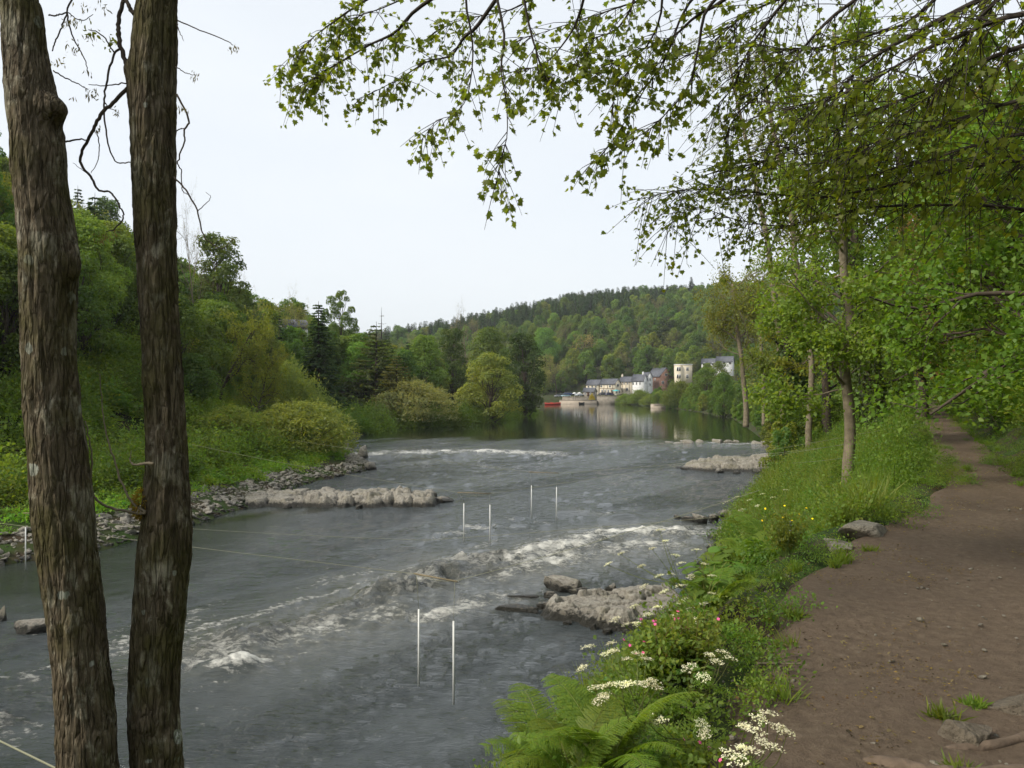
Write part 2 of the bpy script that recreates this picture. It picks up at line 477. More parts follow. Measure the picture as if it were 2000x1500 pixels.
def bark_material():
    m, nt, out = newmat('lichened_bark')
    p = N(nt, 'ShaderNodeBsdfPrincipled', Roughness=0.9)
    p.inputs['Specular IOR Level'].default_value = 0.15
    tc = N(nt, 'ShaderNodeTexCoord'); v = tc.outputs['Object']
    fib = noise_node(nt, 26, 7, vec=v, rough=0.65, stretch=(1, 1, 0.22))
    pl = noise_node(nt, 10, 5, vec=v, rough=0.6, stretch=(1, 1, 0.5))
    pat = noise_node(nt, 5.5, 7, vec=v, rough=0.7, stretch=(1, 1, 0.6))
    ms = noise_node(nt, 3.2, 6, vec=v, rough=0.65)
    col = ramp(nt, fib.outputs['Fac'], [(0.3, (0.044, 0.035, 0.022)), (0.5, (0.138, 0.110, 0.071)), (0.7, (0.235, 0.198, 0.138))]).outputs['Color']
    lich = math_node(nt, 'MULTIPLY', maprange(nt, pat.outputs['Fac'], 0.525, 0.585), maprange(nt, fib.outputs['Fac'], 0.36, 0.52))
    col = mixc(nt, math_node(nt, 'MULTIPLY', lich, 0.85), col, (0.36, 0.335, 0.25))
    vo = N(nt, 'ShaderNodeTexVoronoi'); vo.inputs['Scale'].default_value = 6.5
    wp = N(nt, 'ShaderNodeMix'); wp.data_type = 'VECTOR'
    nt.links.new(v, vo.inputs['Vector'])
    wob = math_node(nt, 'ADD', vo.outputs['Distance'], math_node(nt, 'MULTIPLY', math_node(nt, 'SUBTRACT', pl.outputs['Fac'], 0.5), 0.7))
    spot = math_node(nt, 'MULTIPLY', maprange(nt, wob, 0.155, 0.125), maprange(nt, N_sep(nt, vo.outputs['Color']), 0.68, 0.7))
    col = mixc(nt, math_node(nt, 'MULTIPLY', spot, 0.9), col, (0.40, 0.42, 0.35))
    col = mixc(nt, math_node(nt, 'MULTIPLY', maprange(nt, ms.outputs['Fac'], 0.44, 0.62), 0.7), col, (0.092, 0.086, 0.026))
    mpv = N(nt, 'ShaderNodeMapping'); mpv.inputs['Scale'].default_value = (1, 1, .17); nt.links.new(v, mpv.inputs['Vector'])
    wv = N(nt, 'ShaderNodeVectorMath'); wv.operation = 'ADD'
    nv = noise_node(nt, 14, 4, vec=mpv.outputs['Vector']); sv = N(nt, 'ShaderNodeVectorMath'); sv.operation = 'SCALE'; sv.inputs['Scale'].default_value = .07
    nt.links.new(nv.outputs['Color'], sv.inputs[0]); nt.links.new(mpv.outputs['Vector'], wv.inputs[0]); nt.links.new(sv.outputs[0], wv.inputs[1])
    vc = N(nt, 'ShaderNodeTexVoronoi'); vc.feature = 'DISTANCE_TO_EDGE'; vc.inputs['Scale'].default_value = 34; nt.links.new(wv.outputs[0], vc.inputs['Vector'])
    crk = maprange(nt, vc.outputs['Distance'], 0.0, 0.22, 0, 1)
    col = mixc(nt, maprange(nt, crk, 0.0, 0.5, 0.45, 0), col, (0.02, 0.015, 0.010))
    nt.links.new(col, p.inputs['Base Color'])
    h = math_node(nt, 'ADD', fib.outputs['Fac'], math_node(nt, 'MULTIPLY', pl.outputs['Fac'], 0.8))
    h = math_node(nt, 'ADD', h, math_node(nt, 'MULTIPLY', crk, 0.4))
    nt.links.new(bump(nt, h, 1.0, 0.035), p.inputs['Normal'])
    nt.links.new(p.outputs[0], out.inputs['Surface'])
    return m

def N_sep(nt, colsock):
    s = N(nt, 'ShaderNodeSeparateColor'); nt.links.new(colsock, s.inputs[0]); return s.outputs[0]

SOIL = soil_material(); DIRT = dirt_material(); ROCK = rock_material(); DRYROCK = rock_material('dry_stone', wet=False, tone=(.85, .83, .78)); WATER = water_material(); BARK = bark_material()
GRAVELM = rock_material('bank_gravel_stone', wet=True, tone=(.95, .95, .95))

# ------------------------------------------------------------------ the lie of the land
def P2(u, v, z=0.0):
    p = onz(u, v, z); return (p[0], p[1])
UP = 0.35
right_chain = [(-14, -30), (-8, -5), (-5.2, 2), (-3, 7), (-0.9, 11), P2(1010, 1450), P2(1200, 1280), P2(1310, 1210), P2(1400, 1040), P2(1440, 1000), P2(1540, 905), P2(1500, 878, .2),
               P2(1450, 835, UP), P2(1420, 815, UP), P2(1330, 800, UP), P2(1290, 796.5, UP), P2(1240, 791, UP), (44, 314), (14, 321), (-40, 336), (-220, 400)]
left_chain = [(-220, 330), (-40, 275), P2(1000, 798, UP), P2(1052, 801, UP), P2(1040, 806, UP), P2(1000, 816, UP), P2(900, 832, UP), P2(760, 835, UP), P2(725, 846, UP), P2(692, 868, .2), P2(700, 890), P2(735, 915),
              P2(600, 945), P2(500, 985), P2(380, 1025), P2(200, 1075), P2(0, 1105), (-32, 18), (-52, 0), (-70, -30)]
river = right_chain + left_chain
path_pts = [(-1.5, -6, 1.2, 4.7), (0.6, 0, 1.3, 4.7), (2.55, 3.14, 1.65, 4.7), (3.75, 5.5, 1.65, 4.7), (5.1, 7.6, 1.4, 4.7), (6.75, 10.2, .95, 4.7), (8.9, 13.8, .68, 4.7), (10.3, 16.8, .68, 4.7),
            (12.4, 20.5, .6, 4.75), (17.4, 30, .6, 4.9), (24, 42, .6, 5.15), (27, 48, .6, 5.35), (34, 60, .5, 5.3), (46, 90, .6, 5.0), (60, 150, .8, 4.5), (69, 220, 1.2, 4.4), (68, 300, 2, 3.9),
            (54, 335, 2.5, 3.8), (12, 346, 2.5, 3.6), (-60, 366, 2.5, 3.6), (-250, 440, 2.5, 3.6)]
_pp = spline(np.array(path_pts), 3 * (len(path_pts) - 1) + 1)
_pp[:, 2] = np.interp(np.linspace(0, len(path_pts) - 1, len(_pp)), np.arange(len(path_pts)), [p[2] for p in path_pts])
path_pts = [tuple(p) for p in _pp]
path_xy = [(p[0], p[1]) for p in path_pts]
_hw = np.array([p[2] for p in path_pts]); _pz = np.array([p[3] for p in path_pts])

def land(X, Y):
    """ground height, distance from the water's edge (+ on land), side (+1 right bank), distance right of the path (- towards the river)"""
    X = np.asarray(X, float); Y = np.asarray(Y, float)
    dR, _, _, _ = seg_dist(X, Y, right_chain)
    dL, _, _, _ = seg_dist(X, Y, left_chain)
    ins = inside_poly(X, Y, river)
    s = np.where(ins, -np.minimum(dR, dL), np.minimum(dR, dL))
    dp, bi, bt, side = seg_dist(X, Y, path_xy)
    hw = _hw[bi] * (1 - bt) + _hw[bi + 1] * bt; pz = _pz[bi] * (1 - bt) + _pz[bi + 1] * bt
    isR = dR < dL
    p = np.maximum(dp - hw, 0)
    ss = np.maximum(s, 0)
    pv = np.maximum(p - 0.3, 0)
    lo = pz * (ss / (ss + pv + 1e-6)) ** (0.85 + 0.5 * smooth(40, 15, Y))
    village = smooth(215, 300, Y)
    start = 0.4 + 20 * village
    slope = 1.05 * (1 - smooth(60, 220, Y)) + 0.42 * smooth(60, 220, Y)
    rise = slope * np.maximum(p - start, 0) + 0.10 * np.minimum(p, start) * village
    ridge = 0.46 + 0.84 * smooth(-110, 110, X)
    cap = (38 + 48 * smooth(150, 420, Y)) * ridge
    rise = cap * (1 - np.exp(-rise / cap))
    hi = pz + rise
    hr = np.where(side > 0, hi, lo)
    hr = np.where(dp <= hw, pz, hr)
    sl = np.maximum(s - 11, 0)
    f = 0.92 * (1 - 0.75 * smooth(95, 190, Y))
    hl0 = 1.15 * (1 - np.exp(-ss / 2.2)) + 0.05 * np.minimum(ss, 11)
    capl = 46.0
    hl = hl0 + capl * (1 - np.exp(-f * sl / capl))
    h = np.where(isR, hr, hl)
    bed = -np.minimum(1.4, 0.12 + 0.3 * -s) + np.where(Y > 70, 0.2, 0)
    amp = 0.10 * np.clip(ss, 0, 1) * np.where(np.abs(dp) < hw + .5, 0.15, 1)
    big = np.clip(ss / 30, 0, 1) * 1.5
    h = np.where(s < 0, bed, h + amp * fbm(X * .8, Y * .8, 0, 4, 3) + big * fbm(X * .05, Y * .05, 0, 3, 9))
    return h, s, np.where(isR, 1, -1), np.where(side > 0, p, -p), dp - hw

def H(x, y): return float(land(np.array([x]), np.array([y]))[0][0])

def axis_grid(lo, hi, mid0, mid1, step, growth=1.06):
    c = list(np.arange(mid0, mid1, step)); d = step; x = c[-1]
    while x < hi: d *= growth; x += d; c.append(x)
    d = step; x = c[0]; left = []
    while x > lo: d *= growth; x -= d; left.append(x)
    return np.array(left[::-1] + c)

def grid_faces(nr, ncl):
    i, j = np.meshgrid(np.arange(nr - 1), np.arange(ncl - 1), indexing='ij')
    return np.stack([i * ncl + j, i * ncl + j + 1, (i + 1) * ncl + j + 1, (i + 1) * ncl + j], -1).reshape(-1, 4)

gx = axis_grid(-1500, 1500, -22, 30, 0.45, 1.05); gy = axis_grid(-60, 2600, -3, 34, 0.42, 1.035)
GX, GY = np.meshgrid(gx, gy)
gh, gs, gside, gp, gdp = land(GX.ravel(), GY.ravel())
gh = gh - 0.22 * smooth(0.12, -0.15, gdp)
g = Geo().add(np.stack([GX.ravel(), GY.ravel(), gh], -1), grid_faces(len(gy), len(gx)))
obj('ground', g, SOIL, smooth_shade=True, kind='structure', label='wooded river banks and hills covered in soil, moss and herbs')

# ------------------------------------------------------------------ the trodden path
pc = spline([(p[0], p[1], 0) for p in path_pts[:43]], 900)
tq = np.linspace(0, 42, 900)
phw = np.interp(tq, np.arange(43), _hw[:43]); ppz = np.interp(tq, np.arange(43), _pz[:43])
tan = unit(np.gradient(pc, axis=0)); nor = np.stack([tan[:, 1], -tan[:, 0], np.zeros(len(tan))], -1)
NA = 37
q = np.linspace(-1, 1, NA)
wob_l = 0.16 * fbm(pc[:, 0] * 1.1, pc[:, 1] * 1.1, 0, 3, 51); wob_r = 0.16 * fbm(pc[:, 0] * 1.1, pc[:, 1] * 1.1, 5, 3, 57)
V = np.zeros((900, NA, 3))
for k in range(NA):
    off = q[k] * (phw + 0.04) + (wob_l if q[k] < 0 else wob_r) * abs(q[k])
    V[:, k, :2] = pc[:, :2] + nor[:, :2] * off[:, None]
    prof = 0.030 - 0.05 * (1 - q[k] ** 2) * 0.5 - 0.20 * max(0, abs(q[k]) - 0.86) / 0.14
    V[:, k, 2] = ppz + prof + 0.030 * fbm(V[:, k, 0] * .9, V[:, k, 1] * .9, 2, 3, 73) + 0.030 * fbm(V[:, k, 0] * 2.2, V[:, k, 1] * 2.2, 0, 4, 71) + 0.008 * fbm(V[:, k, 0] * 14, V[:, k, 1] * 14, 0, 2, 75)
g = Geo().add(V.reshape(-1, 3), grid_faces(900, NA))
obj('path', g, DIRT, smooth_shade=True, kind='structure', label='brown trodden dirt footpath along the top of the bank')

# ------------------------------------------------------------------ the river
rows = [3.0]
while rows[-1] < 420: rows.append(rows[-1] * 1.0086 + 0.004)
rows = np.array(rows); cols = np.concatenate([np.linspace(-1.7, -0.72, 40, endpoint=False), np.linspace(-0.72, 0.55, 430), np.linspace(0.56, 1.1, 16)])
WX = (cols[None, :] * (rows[:, None] + 2.0)); WY = np.repeat(rows[:, None], len(cols), 1)
X, Y = WX.ravel(), WY.ravel()
up = smooth(66, 76, Y)
calm = smooth(74, 100, Y + 0.3 * X)
near_left = smooth(-6, -13, X) * smooth(46, 36, Y) * smooth(16, 24, Y)      # slack water under the left bank
fx, fy = -0.60, -0.80
al, ac = X * fx + Y * fy, -X * fy + Y * fx
rapids = [  # image-traced lines: points, half width m, foam, wave height, turbid
    ([(1345, 1040), (1260, 1038), (1190, 1046), (1120, 1066), (1050, 1082), (985, 1098), (920, 1106)], 1.05, .98, .22, 1.0),
    ([(1290, 1062), (1180, 1075), (1090, 1094), (1000, 1112)], 1.2, .60, .14, 1.0),
    ([(900, 1112), (850, 1130), (790, 1150), (720, 1205), (620, 1232), (520, 1258), (450, 1262)], 1.1, .50, .15, .8),
    ([(840, 1132), (815, 1150), (770, 1165)], .7, .66, .42, .6),
    ([(990, 1168), (930, 1178), (870, 1196), (820, 1212)], .6, .7, .14, .6),
    ([(500, 1252), (455, 1262), (440, 1285)], .6, .55, .24, .4),
    ([(520, 1298), (455, 1312), (380, 1310), (330, 1306)], .3, .85, .14, .2),
    ([(700, 893), (760, 889), (840, 888), (930, 887), (1010, 888), (1085, 891)], 1.7, .80, .16, .2),
    ([(1395, 872), (1440, 874), (1490, 872)], 1.1, .75, .08, .2),
    ([(1315, 908), (1350, 915)], .8, .4, .05, 0),
    ([(640, 1040), (665, 1046)], .4, .0, .0, 0),
    ([(1120, 998), (1190, 1008)], .5, .35, .12, .2),
]
foam = np.zeros(X.shape); turb = np.zeros(X.shape); z = np.zeros(X.shape)
rn = fbm(al * 1.5, ac * .8, 0, 4, 21)
streak = fbm(al * .55, ac * 2.6, 1.7, 4, 23)
rn2 = fbm(X * 1.6, Y * 3.2, 5, 4, 27)
ridge = 1 - np.abs(fbm(al * 0.75, ac * .42, 3.3, 3, 25)) * 2
for pts, hwid, fs, wa, tb in rapids:
    W = [P2(u, v) for u, v in pts]
    d, _, bt_, _ = seg_dist(X, Y, W)
    k = np.exp(-(d / hwid) ** 2)
    foam = np.maximum(foam, fs * k * np.clip(0.74 + .75 * rn + .55 * streak, 0, 1.3)); turb = np.maximum(turb, tb * np.exp(-(d / (hwid * 2.0)) ** 2) * (.8 + .5 * rn))
    kw = np.exp(-(d / (hwid * 1.5)) ** 2)
    z += wa * kw * (0.30 + 0.45 * ridge + 0.9 * rn2)
# smooth humps where the current slides over sunk boulders
for u, v, rr, hh in ((1225, 1012, .9, .26), (1150, 1172, .8, .12), (1180, 985, .7, .1), (700, 1135, 1.0, .10), (560, 1175, 1.2, .12), (1000, 1040, 1.0, .08)):
    a = P2(u, v); z += hh * np.exp(-(((X - a[0]) / rr) ** 2 + ((Y - a[1]) / (rr * .8)) ** 2))
chopA = (1 - calm) * (1 - 0.85 * near_left) * (0.55 + 0.45 * smooth(-.25, .35, fbm(X * .16, Y * .16, 0, 3, 91)))
z += chopA * (0.075 * fbm((X + .35 * Y) * .5, (Y - .25 * X) * .95, 0, 3, 31) + 0.058 * fbm((X + .3 * Y) * 1.1, (Y - .3 * X) * 2.3, 0, 3, 35) + 0.04 * fbm((X + .2 * Y) * 2.6, (Y - .2 * X) * 5.2, 0, 2, 38))
z += calm * 0.006 * fbm(X * .35, Y * .5, 0, 3, 41)
z += UP * up
# streaks of foam drifting down from the rapids, and stray flecks in the chop
trail = smooth(36, 30, Y) * smooth(12, 18, Y) * np.exp(-((ac - (-P2(900, 1112)[0] * fy + P2(900, 1112)[1] * fx)) / 4.5) ** 2)
foam = np.maximum(foam, .46 * trail * smooth(.10, .34, fbm(al * .30, ac * 2.8, 4, 4, 65)))
foam = np.maximum(foam, chopA * 0.55 * smooth(.30, .46, fbm(al * 1.1, ac * .6, 7, 4, 47)) * smooth(-.2, .3, fbm(X * .12, Y * .12, 0, 2, 49)))
slick = 0.30 + 0.70 * smooth(-.18, .22, fbm(al * .07, ac * .42, 0, 3, 61))
z += np.clip(foam, 0, 1) * 0.10 * (1 - calm) * (fbm(X * 3.2, Y * 4.2, 0, 3, 63) + .25)
chop = 0.012 + 0.988 * slick * (1 - .72 * near_left) * (1 - calm) * (0.35 + 0.65 * chopA)
g = Geo().add(np.stack([X, Y, z], -1), grid_faces(len(rows), len(cols)))
wm = mesh_of('river', [(g, WATER)], True, {'foam': np.clip(foam, 0, 1), 'turbid': np.clip(turb, 0, 1), 'chop': chop})
link('river', wm, kind='structure', label='grey river with white rapids and calm upper reach')

# ------------------------------------------------------------------ tree builders
def limb(G, a, b, r0, r1, rng, wob=0.12, n=7, sides=6, lift=0.0):
    a, b = np.asarray(a, float), np.asarray(b, float)
    L = np.linalg.norm(b - a)
    m1 = a + (b - a) * .35 + rng.normal(size=3) * wob * L * .5 + np.array([0, 0, lift * L])
    m2 = a + (b - a) * .7 + rng.normal(size=3) * wob * L * .5 + np.array([0, 0, lift * L * .8])
    P = spline([a, m1, m2, b], n)
    G.add(*tube(P, np.linspace(r0, r1, n), sides, False))
    return P

def lobe_leaves(G, rng, lobes, n, size, tmpl='rhomb', aspect=.62, jitter=.8, up=.35, fill=.22, droop=0.0, outaxis=0.0, low=-0.55):
    lobes = np.asarray(lobes, float)
    w = lobes[:, 3] ** 2; idx = rng.choice(len(lobes), n, p=w / w.sum())
    d = rdir(rng, n); d[:, 2] = np.where(d[:, 2] < low, -d[:, 2], d[:, 2]); d = unit(d)
    rr = np.where(rng.random(n) < fill, rng.uniform(.25, .8, n), rng.uniform(.78, 1.08, n))
    rr *= 1 + 0.16 * np.sin(d[:, 0] * 5 + idx) * np.cos(d[:, 1] * 4 + idx * 2.1)
    L = lobes[idx]
    P = L[:, :3] + d * rr[:, None] * np.stack([L[:, 3], L[:, 3], L[:, 4]], -1)
    nr = unit(d + np.array([0, 0, up]) + rng.normal(size=(n, 3)) * jitter * .6)
    ax = unit(np.cross(nr, rdir(rng, n)) + d * outaxis + np.array([0, 0, -droop]))
    lob_t = rng.random(len(lobes))
    tint = np.clip(.5 + (lob_t[idx] - .5) * .55 + rng.normal(size=n) * .2, 0, 1)
    s = size * rng.uniform(.65, 1.3, n)
    leaves(G, P - ax * s[:, None] * .5, ax, nr, s, s * aspect, tmpl, tint)

def broad(seed, Ht=12.0, Rd=5.0, nl=30, n=8000, size=.4, low=.25, top=.25, tmpl='rhomb', lr=(.24, .42), aspect=.62, trunk_r=.28, profile=None, fill=.22):
    rng = np.random.default_rng(seed); T, L = Geo(), Geo()
    top_z = Ht * .8
    tr = spline([(0, 0, -.8), (rng.normal() * .15, rng.normal() * .15, Ht * .2), (rng.normal() * .3, rng.normal() * .3, Ht * .5), (rng.normal() * .3, rng.normal() * .3, top_z)], 12)
    T.add(*tube(tr, np.linspace(trunk_r * 1.25, trunk_r * .18, 12), 8, False))
    lob = []
    for i in range(nl):
        t = low + (1 - low) * (i + .5) / nl * .96
        x = (t - low) / (1 - low)
        prof = profile(x) if profile else math.sqrt(max(0.03, 1 - abs(2 * x - .82) ** 2.2 / 1.6)) * (1 - .35 * x)
        r = Rd * rng.uniform(*lr) * (1.0 - .25 * x)
        rad = max(0, Rd * prof * rng.uniform(.55, 1.0) - r * .6)
        th = i * 2.399 + rng.normal() * .4
        zc = min(t * Ht, Ht - r * .8)
        c = (math.cos(th) * rad, math.sin(th) * rad, zc, r, r * rng.uniform(.7, .95))
        lob.append(c)
        k = np.clip(int(12 * max(.12, (t - .22)) * .95), 1, 10)
        limb(T, tr[k], c[:3], trunk_r * .32 * (1.1 - x * .6), .02, rng, .16, 6, 5, lift=-.03)
    lobe_leaves(L, rng, lob, n, size, tmpl, aspect, fill=fill)
    return dict(trunk=T, crown=L, H=Ht, R=Rd)

def grow(rng, T, base, d, length, r, level, maxl, tips, nchild, spread, lenr, tropism, sides=(8, 6, 5, 4, 3, 3), wob=.16):
    n = 6 if level < 2 else 4
    P = [np.asarray(base, float)]; dd = np.asarray(d, float)
    for i in range(n):
        dd = unit(dd + rng.normal(size=3) * wob * (1 + .4 * level) + np.array([0, 0, tropism]))
        P.append(P[-1] + dd * length / n)
    P = np.array(P); end = r * (.28 if level < maxl else .35)
    T.add(*tube(P, np.linspace(r, end, len(P)), sides[min(level, 5)], False))
    if level >= maxl:
        tips.append(P); return
    nc = nchild[level]
    for i in range(nc):
        f = (.32 if level == 0 else .2) + (1 - (.32 if level == 0 else .2)) * (i + rng.random() * .7) / nc
        f = min(f, .99); k = f * n; j = int(k); q = P[j] * (1 - (k - j)) + P[min(j + 1, n)] * (k - j)
        t = unit(P[min(j + 1, n)] - P[j])
        side = unit(np.cross(t, rdir(rng, 1)[0]))
        a = spread * rng.uniform(.7, 1.25)
        nd = unit(t * math.cos(a) + side * math.sin(a))
        grow(rng, T, q, nd, length * lenr * rng.uniform(.7, 1.2) * (1.15 - .5 * f), max(r * (1 - .72 * f) * .55, .006), level + 1, maxl, tips, nchild, spread, lenr, tropism, sides, wob)

def branching(seed, Ht=14.0, maxl=3, nchild=(11, 7, 5), spread=.85, lenr=.52, r=.24, leafn=5, leafsize=.22, tmpl='rhomb', tropism=.05, bole=.3, lspread=.25, wob=.16, aspect=.6):
    rng = np.random.default_rng(seed); T, L = Geo(), Geo(); tips = []
    grow(rng, T, (0, 0, -.6), (0, 0, 1), Ht * .82, r, 0, maxl, tips, nchild, spread, lenr, tropism, wob=wob)
    A = np.concatenate(T.V); zmax = A[:, 2].max(); rx = np.percentile(np.hypot(A[:, 0], A[:, 1]), 96)
    if leafn:
        P = np.concatenate([t[1:] for t in tips]); P = np.repeat(P, leafn, 0)
        n = len(P); P = P + rng.normal(size=(n, 3)) * lspread
        nr = unit(rng.normal(size=(n, 3)) * .7 + np.array([0, 0, .7])); ax = unit(rng.normal(size=(n, 3)) + np.array([0, 0, -.3]))
        s = leafsize * rng.uniform(.6, 1.3, n)
        leaves(L, P, ax, nr, s, s * aspect, tmpl, np.clip(.5 + rng.normal(size=n) * .25, 0, 1))
    return dict(trunk=T, crown=L, H=zmax, R=rx, tips=tips)

def conifer(seed, Ht=16.0, Rd=3.2, whorls=34, size=.42, droop=.35, n_per=9, gap=0.0, density=1.0):
    rng = np.random.default_rng(seed); T, L = Geo(), Geo()
    T.add(*tube(np.array([(0, 0, -.8), (0, 0, Ht * .5), (0, 0, Ht)]), [.3, .17, .02], 7, False))
    for w in range(whorls):
        t = .06 + .93 * w / whorls; z = t * Ht
        Lb = Rd * (1 - t) ** .85 * rng.uniform(.85, 1.1) + .15
        for b in range(n_per if t < .8 else 6):
            if rng.random() < gap: continue
            th = rng.random() * 2 * PI; l = Lb * rng.uniform(.7, 1.12)
            d = np.array([math.cos(th), math.sin(th), 0])
            k = np.linspace(0, 1, 5)[:, None]
            P = np.array([0, 0, z]) + d * l * k + np.array([0, 0, 1]) * (-droop * l * k ** 1.4 + .22 * l * k ** 3)
            T.add(*tube(P, np.linspace(.035, .008, 5), 3, False))
            m = int((6 + l * 6) * density)
            f = rng.uniform(.12, 1.02, m); Q = np.array([0, 0, z]) + d * l * f[:, None] + np.array([0, 0, 1]) * (-droop * l * f ** 1.4 + .22 * l * f ** 3)[:, None]
            sd = np.array([-d[1], d[0], 0]) * rng.choice([-1, 1], m)[:, None]
            ax = unit(d * .8 + sd * rng.uniform(.2, 1.1, m)[:, None] + np.array([0, 0, -.35]) + rng.normal(size=(m, 3)) * .15)
            s = size * rng.uniform(.6, 1.25, m) * (1.15 - .4 * t)
            leaves(L, Q, ax, np.array([0, 0, 1.0]) + rng.normal(size=(m, 3)) * .35, s, s * .42, 'rhomb', np.clip(.45 + rng.normal(size=m) * .25, 0, 1))
    return dict(trunk=T, crown=L, H=Ht, R=Rd)

def willow_bush(seed, Rd=4.0, Ht=5.0, nl=26, n=11000, size=.24):
    rng = np.random.default_rng(seed); T, L = Geo(), Geo(); lob = []
    for i in range(nl):
        th = i * 2.399; f = math.sqrt((i + .5) / nl)
        r = Rd * rng.uniform(.2, .34); rad = max(0, Rd * f - r * .8)
        zc = (Ht - r) * (1 - .62 * f ** 2.2) * rng.uniform(.72, 1.0)
        c = np.array([math.cos(th) * rad, math.sin(th) * rad, max(zc, r * .55)])
        lob.append((*c, r, r * 1.05))
        limb(T, (rng.normal() * .3, rng.normal() * .3, -.3), c + np.array([0, 0, r * .5]), .06, .01, rng, .1, 6, 4)
        if f > .55: lob.append((c[0] * 1.02, c[1] * 1.02, r * .6, r * .9, r * .8))
    lobe_leaves(L, rng, lob, n, size, 'rhomb', .36, jitter=1.0, up=.25, fill=.2, outaxis=.5)
    # long shoots standing out of the outline
    m = 260; k = rng.choice(len(lob), m); lb = np.asarray(lob)[k]
    d = rdir(rng, m); d[:, 2] = np.abs(d[:, 2]) + .35; d = unit(d)
    for i in range(m):
        p0 = lb[i, :3] + d[i] * lb[i, 3] * .8; ln = rng.uniform(.4, 1.0)
        q = rng.uniform(0, 1, 9); dd = unit(d[i] + np.array([0, 0, .5])); Q = p0 + dd * (q * ln)[:, None]
        leaves(L, Q, unit(dd + rng.normal(size=(9, 3)) * .5), rdir(rng, 9), size * .8, size * .26, 'rhomb', np.clip(.6 + rng.normal(size=9) * .2, 0, 1))
    return dict(trunk=T, crown=L, H=Ht * 1.08, R=Rd)

PROTO = {}
def proto(key, d, tmat=TWIG, lmat=None):
    d['tm'] = mesh_of(key + '_wood', [(d['trunk'], tmat)], True)
    d['cm'] = mesh_of(key + '_leaf', [(d['crown'], lmat or LEAF)]) if d['crown'].n else None
    d['tmat'] = tmat; d['lmat'] = lmat or LEAF
    PROTO[key] = d

def variants(key, colors, lod=None):
    """single-mesh copies of a builder's tree in several leaf colours, used only as sources for woods that read as one mass"""
    d = PROTO[key]
    me = mesh_of(key + '_both', [(d['trunk'], d['tmat']), (d['crown'], d['lmat'])])
    out = []
    for c in colors:
        m2 = me.copy(); m2.materials[1] = LM(c)
        out.append(bpy.data.objects.new(key, m2))
    return out

prof_col = lambda x: .55 + .45 * math.sin(PI * min(1, x * 1.1)) * (1 - .5 * x)
proto('broad_a', broad(1, n=11500, size=.30, nl=38))
proto('broad_b', broad(2, n=11500, size=.30, nl=44, low=.12, lr=(.2, .36)))
proto('broad_c', broad(3, Ht=15, Rd=4.2, n=11000, size=.30, nl=44, low=.1, lr=(.22, .38), profile=prof_col))
proto('far_a', broad(4, n=4200, size=.52, nl=26, low=.1))
proto('far_b', broad(5, n=4200, size=.52, nl=30, low=.06, lr=(.2, .36)))
proto('far_c', broad(6, Ht=14, Rd=4, n=3600, size=.5, nl=26, low=.08, profile=prof_col))
proto('far_thin', branching(7, Ht=12, leafn=1, leafsize=.34, lspread=.3, maxl=3, nchild=(9, 6, 4)))
proto('fir_a', conifer(8, whorls=44, n_per=11, size=.55, density=1.5))
proto('fir_b', conifer(9, Ht=14, Rd=3.6, whorls=30, gap=.12, size=.55, density=1.4))
proto('far_fir', conifer(10, whorls=20, n_per=8, size=1.1, density=.7))
proto('willow_a', willow_bush(11))
proto('willow_b', willow_bush(12, Rd=4, Ht=5.6, nl=22))
proto('sparse_a', branching(13, Ht=13, leafn=3, leafsize=.24, nchild=(12, 7, 6), spread=.95, lspread=.22))
proto('sparse_b', branching(14, Ht=14, leafn=2, leafsize=.22, nchild=(13, 8, 5), spread=.75, lspread=.25))
proto('bare_a', branching(15, Ht=13, leafn=1, leafsize=.07, nchild=(11, 8, 6), spread=.75, r=.2, lspread=.12), tmat=PALE_BARK)
proto('oak', broad(16, Ht=14, Rd=5, n=9000, size=.28, nl=22, low=.42, lr=(.16, .28), trunk_r=.3, fill=.1))
proto('cedar', conifer(17, Ht=13, Rd=5.5, whorls=24, size=.5, droop=.14, n_per=10, gap=.1, density=1.8))
proto('deadtop', conifer(18, Ht=14, Rd=3.4, whorls=10, size=.3, droop=.12, n_per=4, gap=.25, density=.35), tmat=DARK_BARK)

def tree(name, label, key, u, d, vtop, wpx, color, rz=None, group=None, cat='tree', dx=0.0, sink=.2):
    p = PROTO[key]; x = (u - 1000) / F * d + dx
    z0 = H(x, d) - sink; zt = CAMZ - (vtop - HOR) / F * d
    sz = (zt - z0) / p['H']; sx = wpx / F * d / 2 / p['R']
    root = bpy.data.objects.new(name, None); C.objects.link(root)
    root.location = (x, d, z0); root.rotation_euler = (0, 0, random.random() * 6.28 if rz is None else rz); root.scale = (sx, sx, sz)
    root['label'] = label; root['category'] = cat
    if group: root['group'] = group
    link('trunk' if cat == 'tree' else 'stems', p['tm'], root)
    if p['cm']: link('crown' if cat == 'tree' else 'foliage', p['cm'], root, color=color)
    print('TREE', name, u, 'd%.0f z0 %.1f h %.1f w %.1f  sz %.2f sx %.2f' % (d, z0, zt - z0, wpx / F * d, sz, sx))
    return root

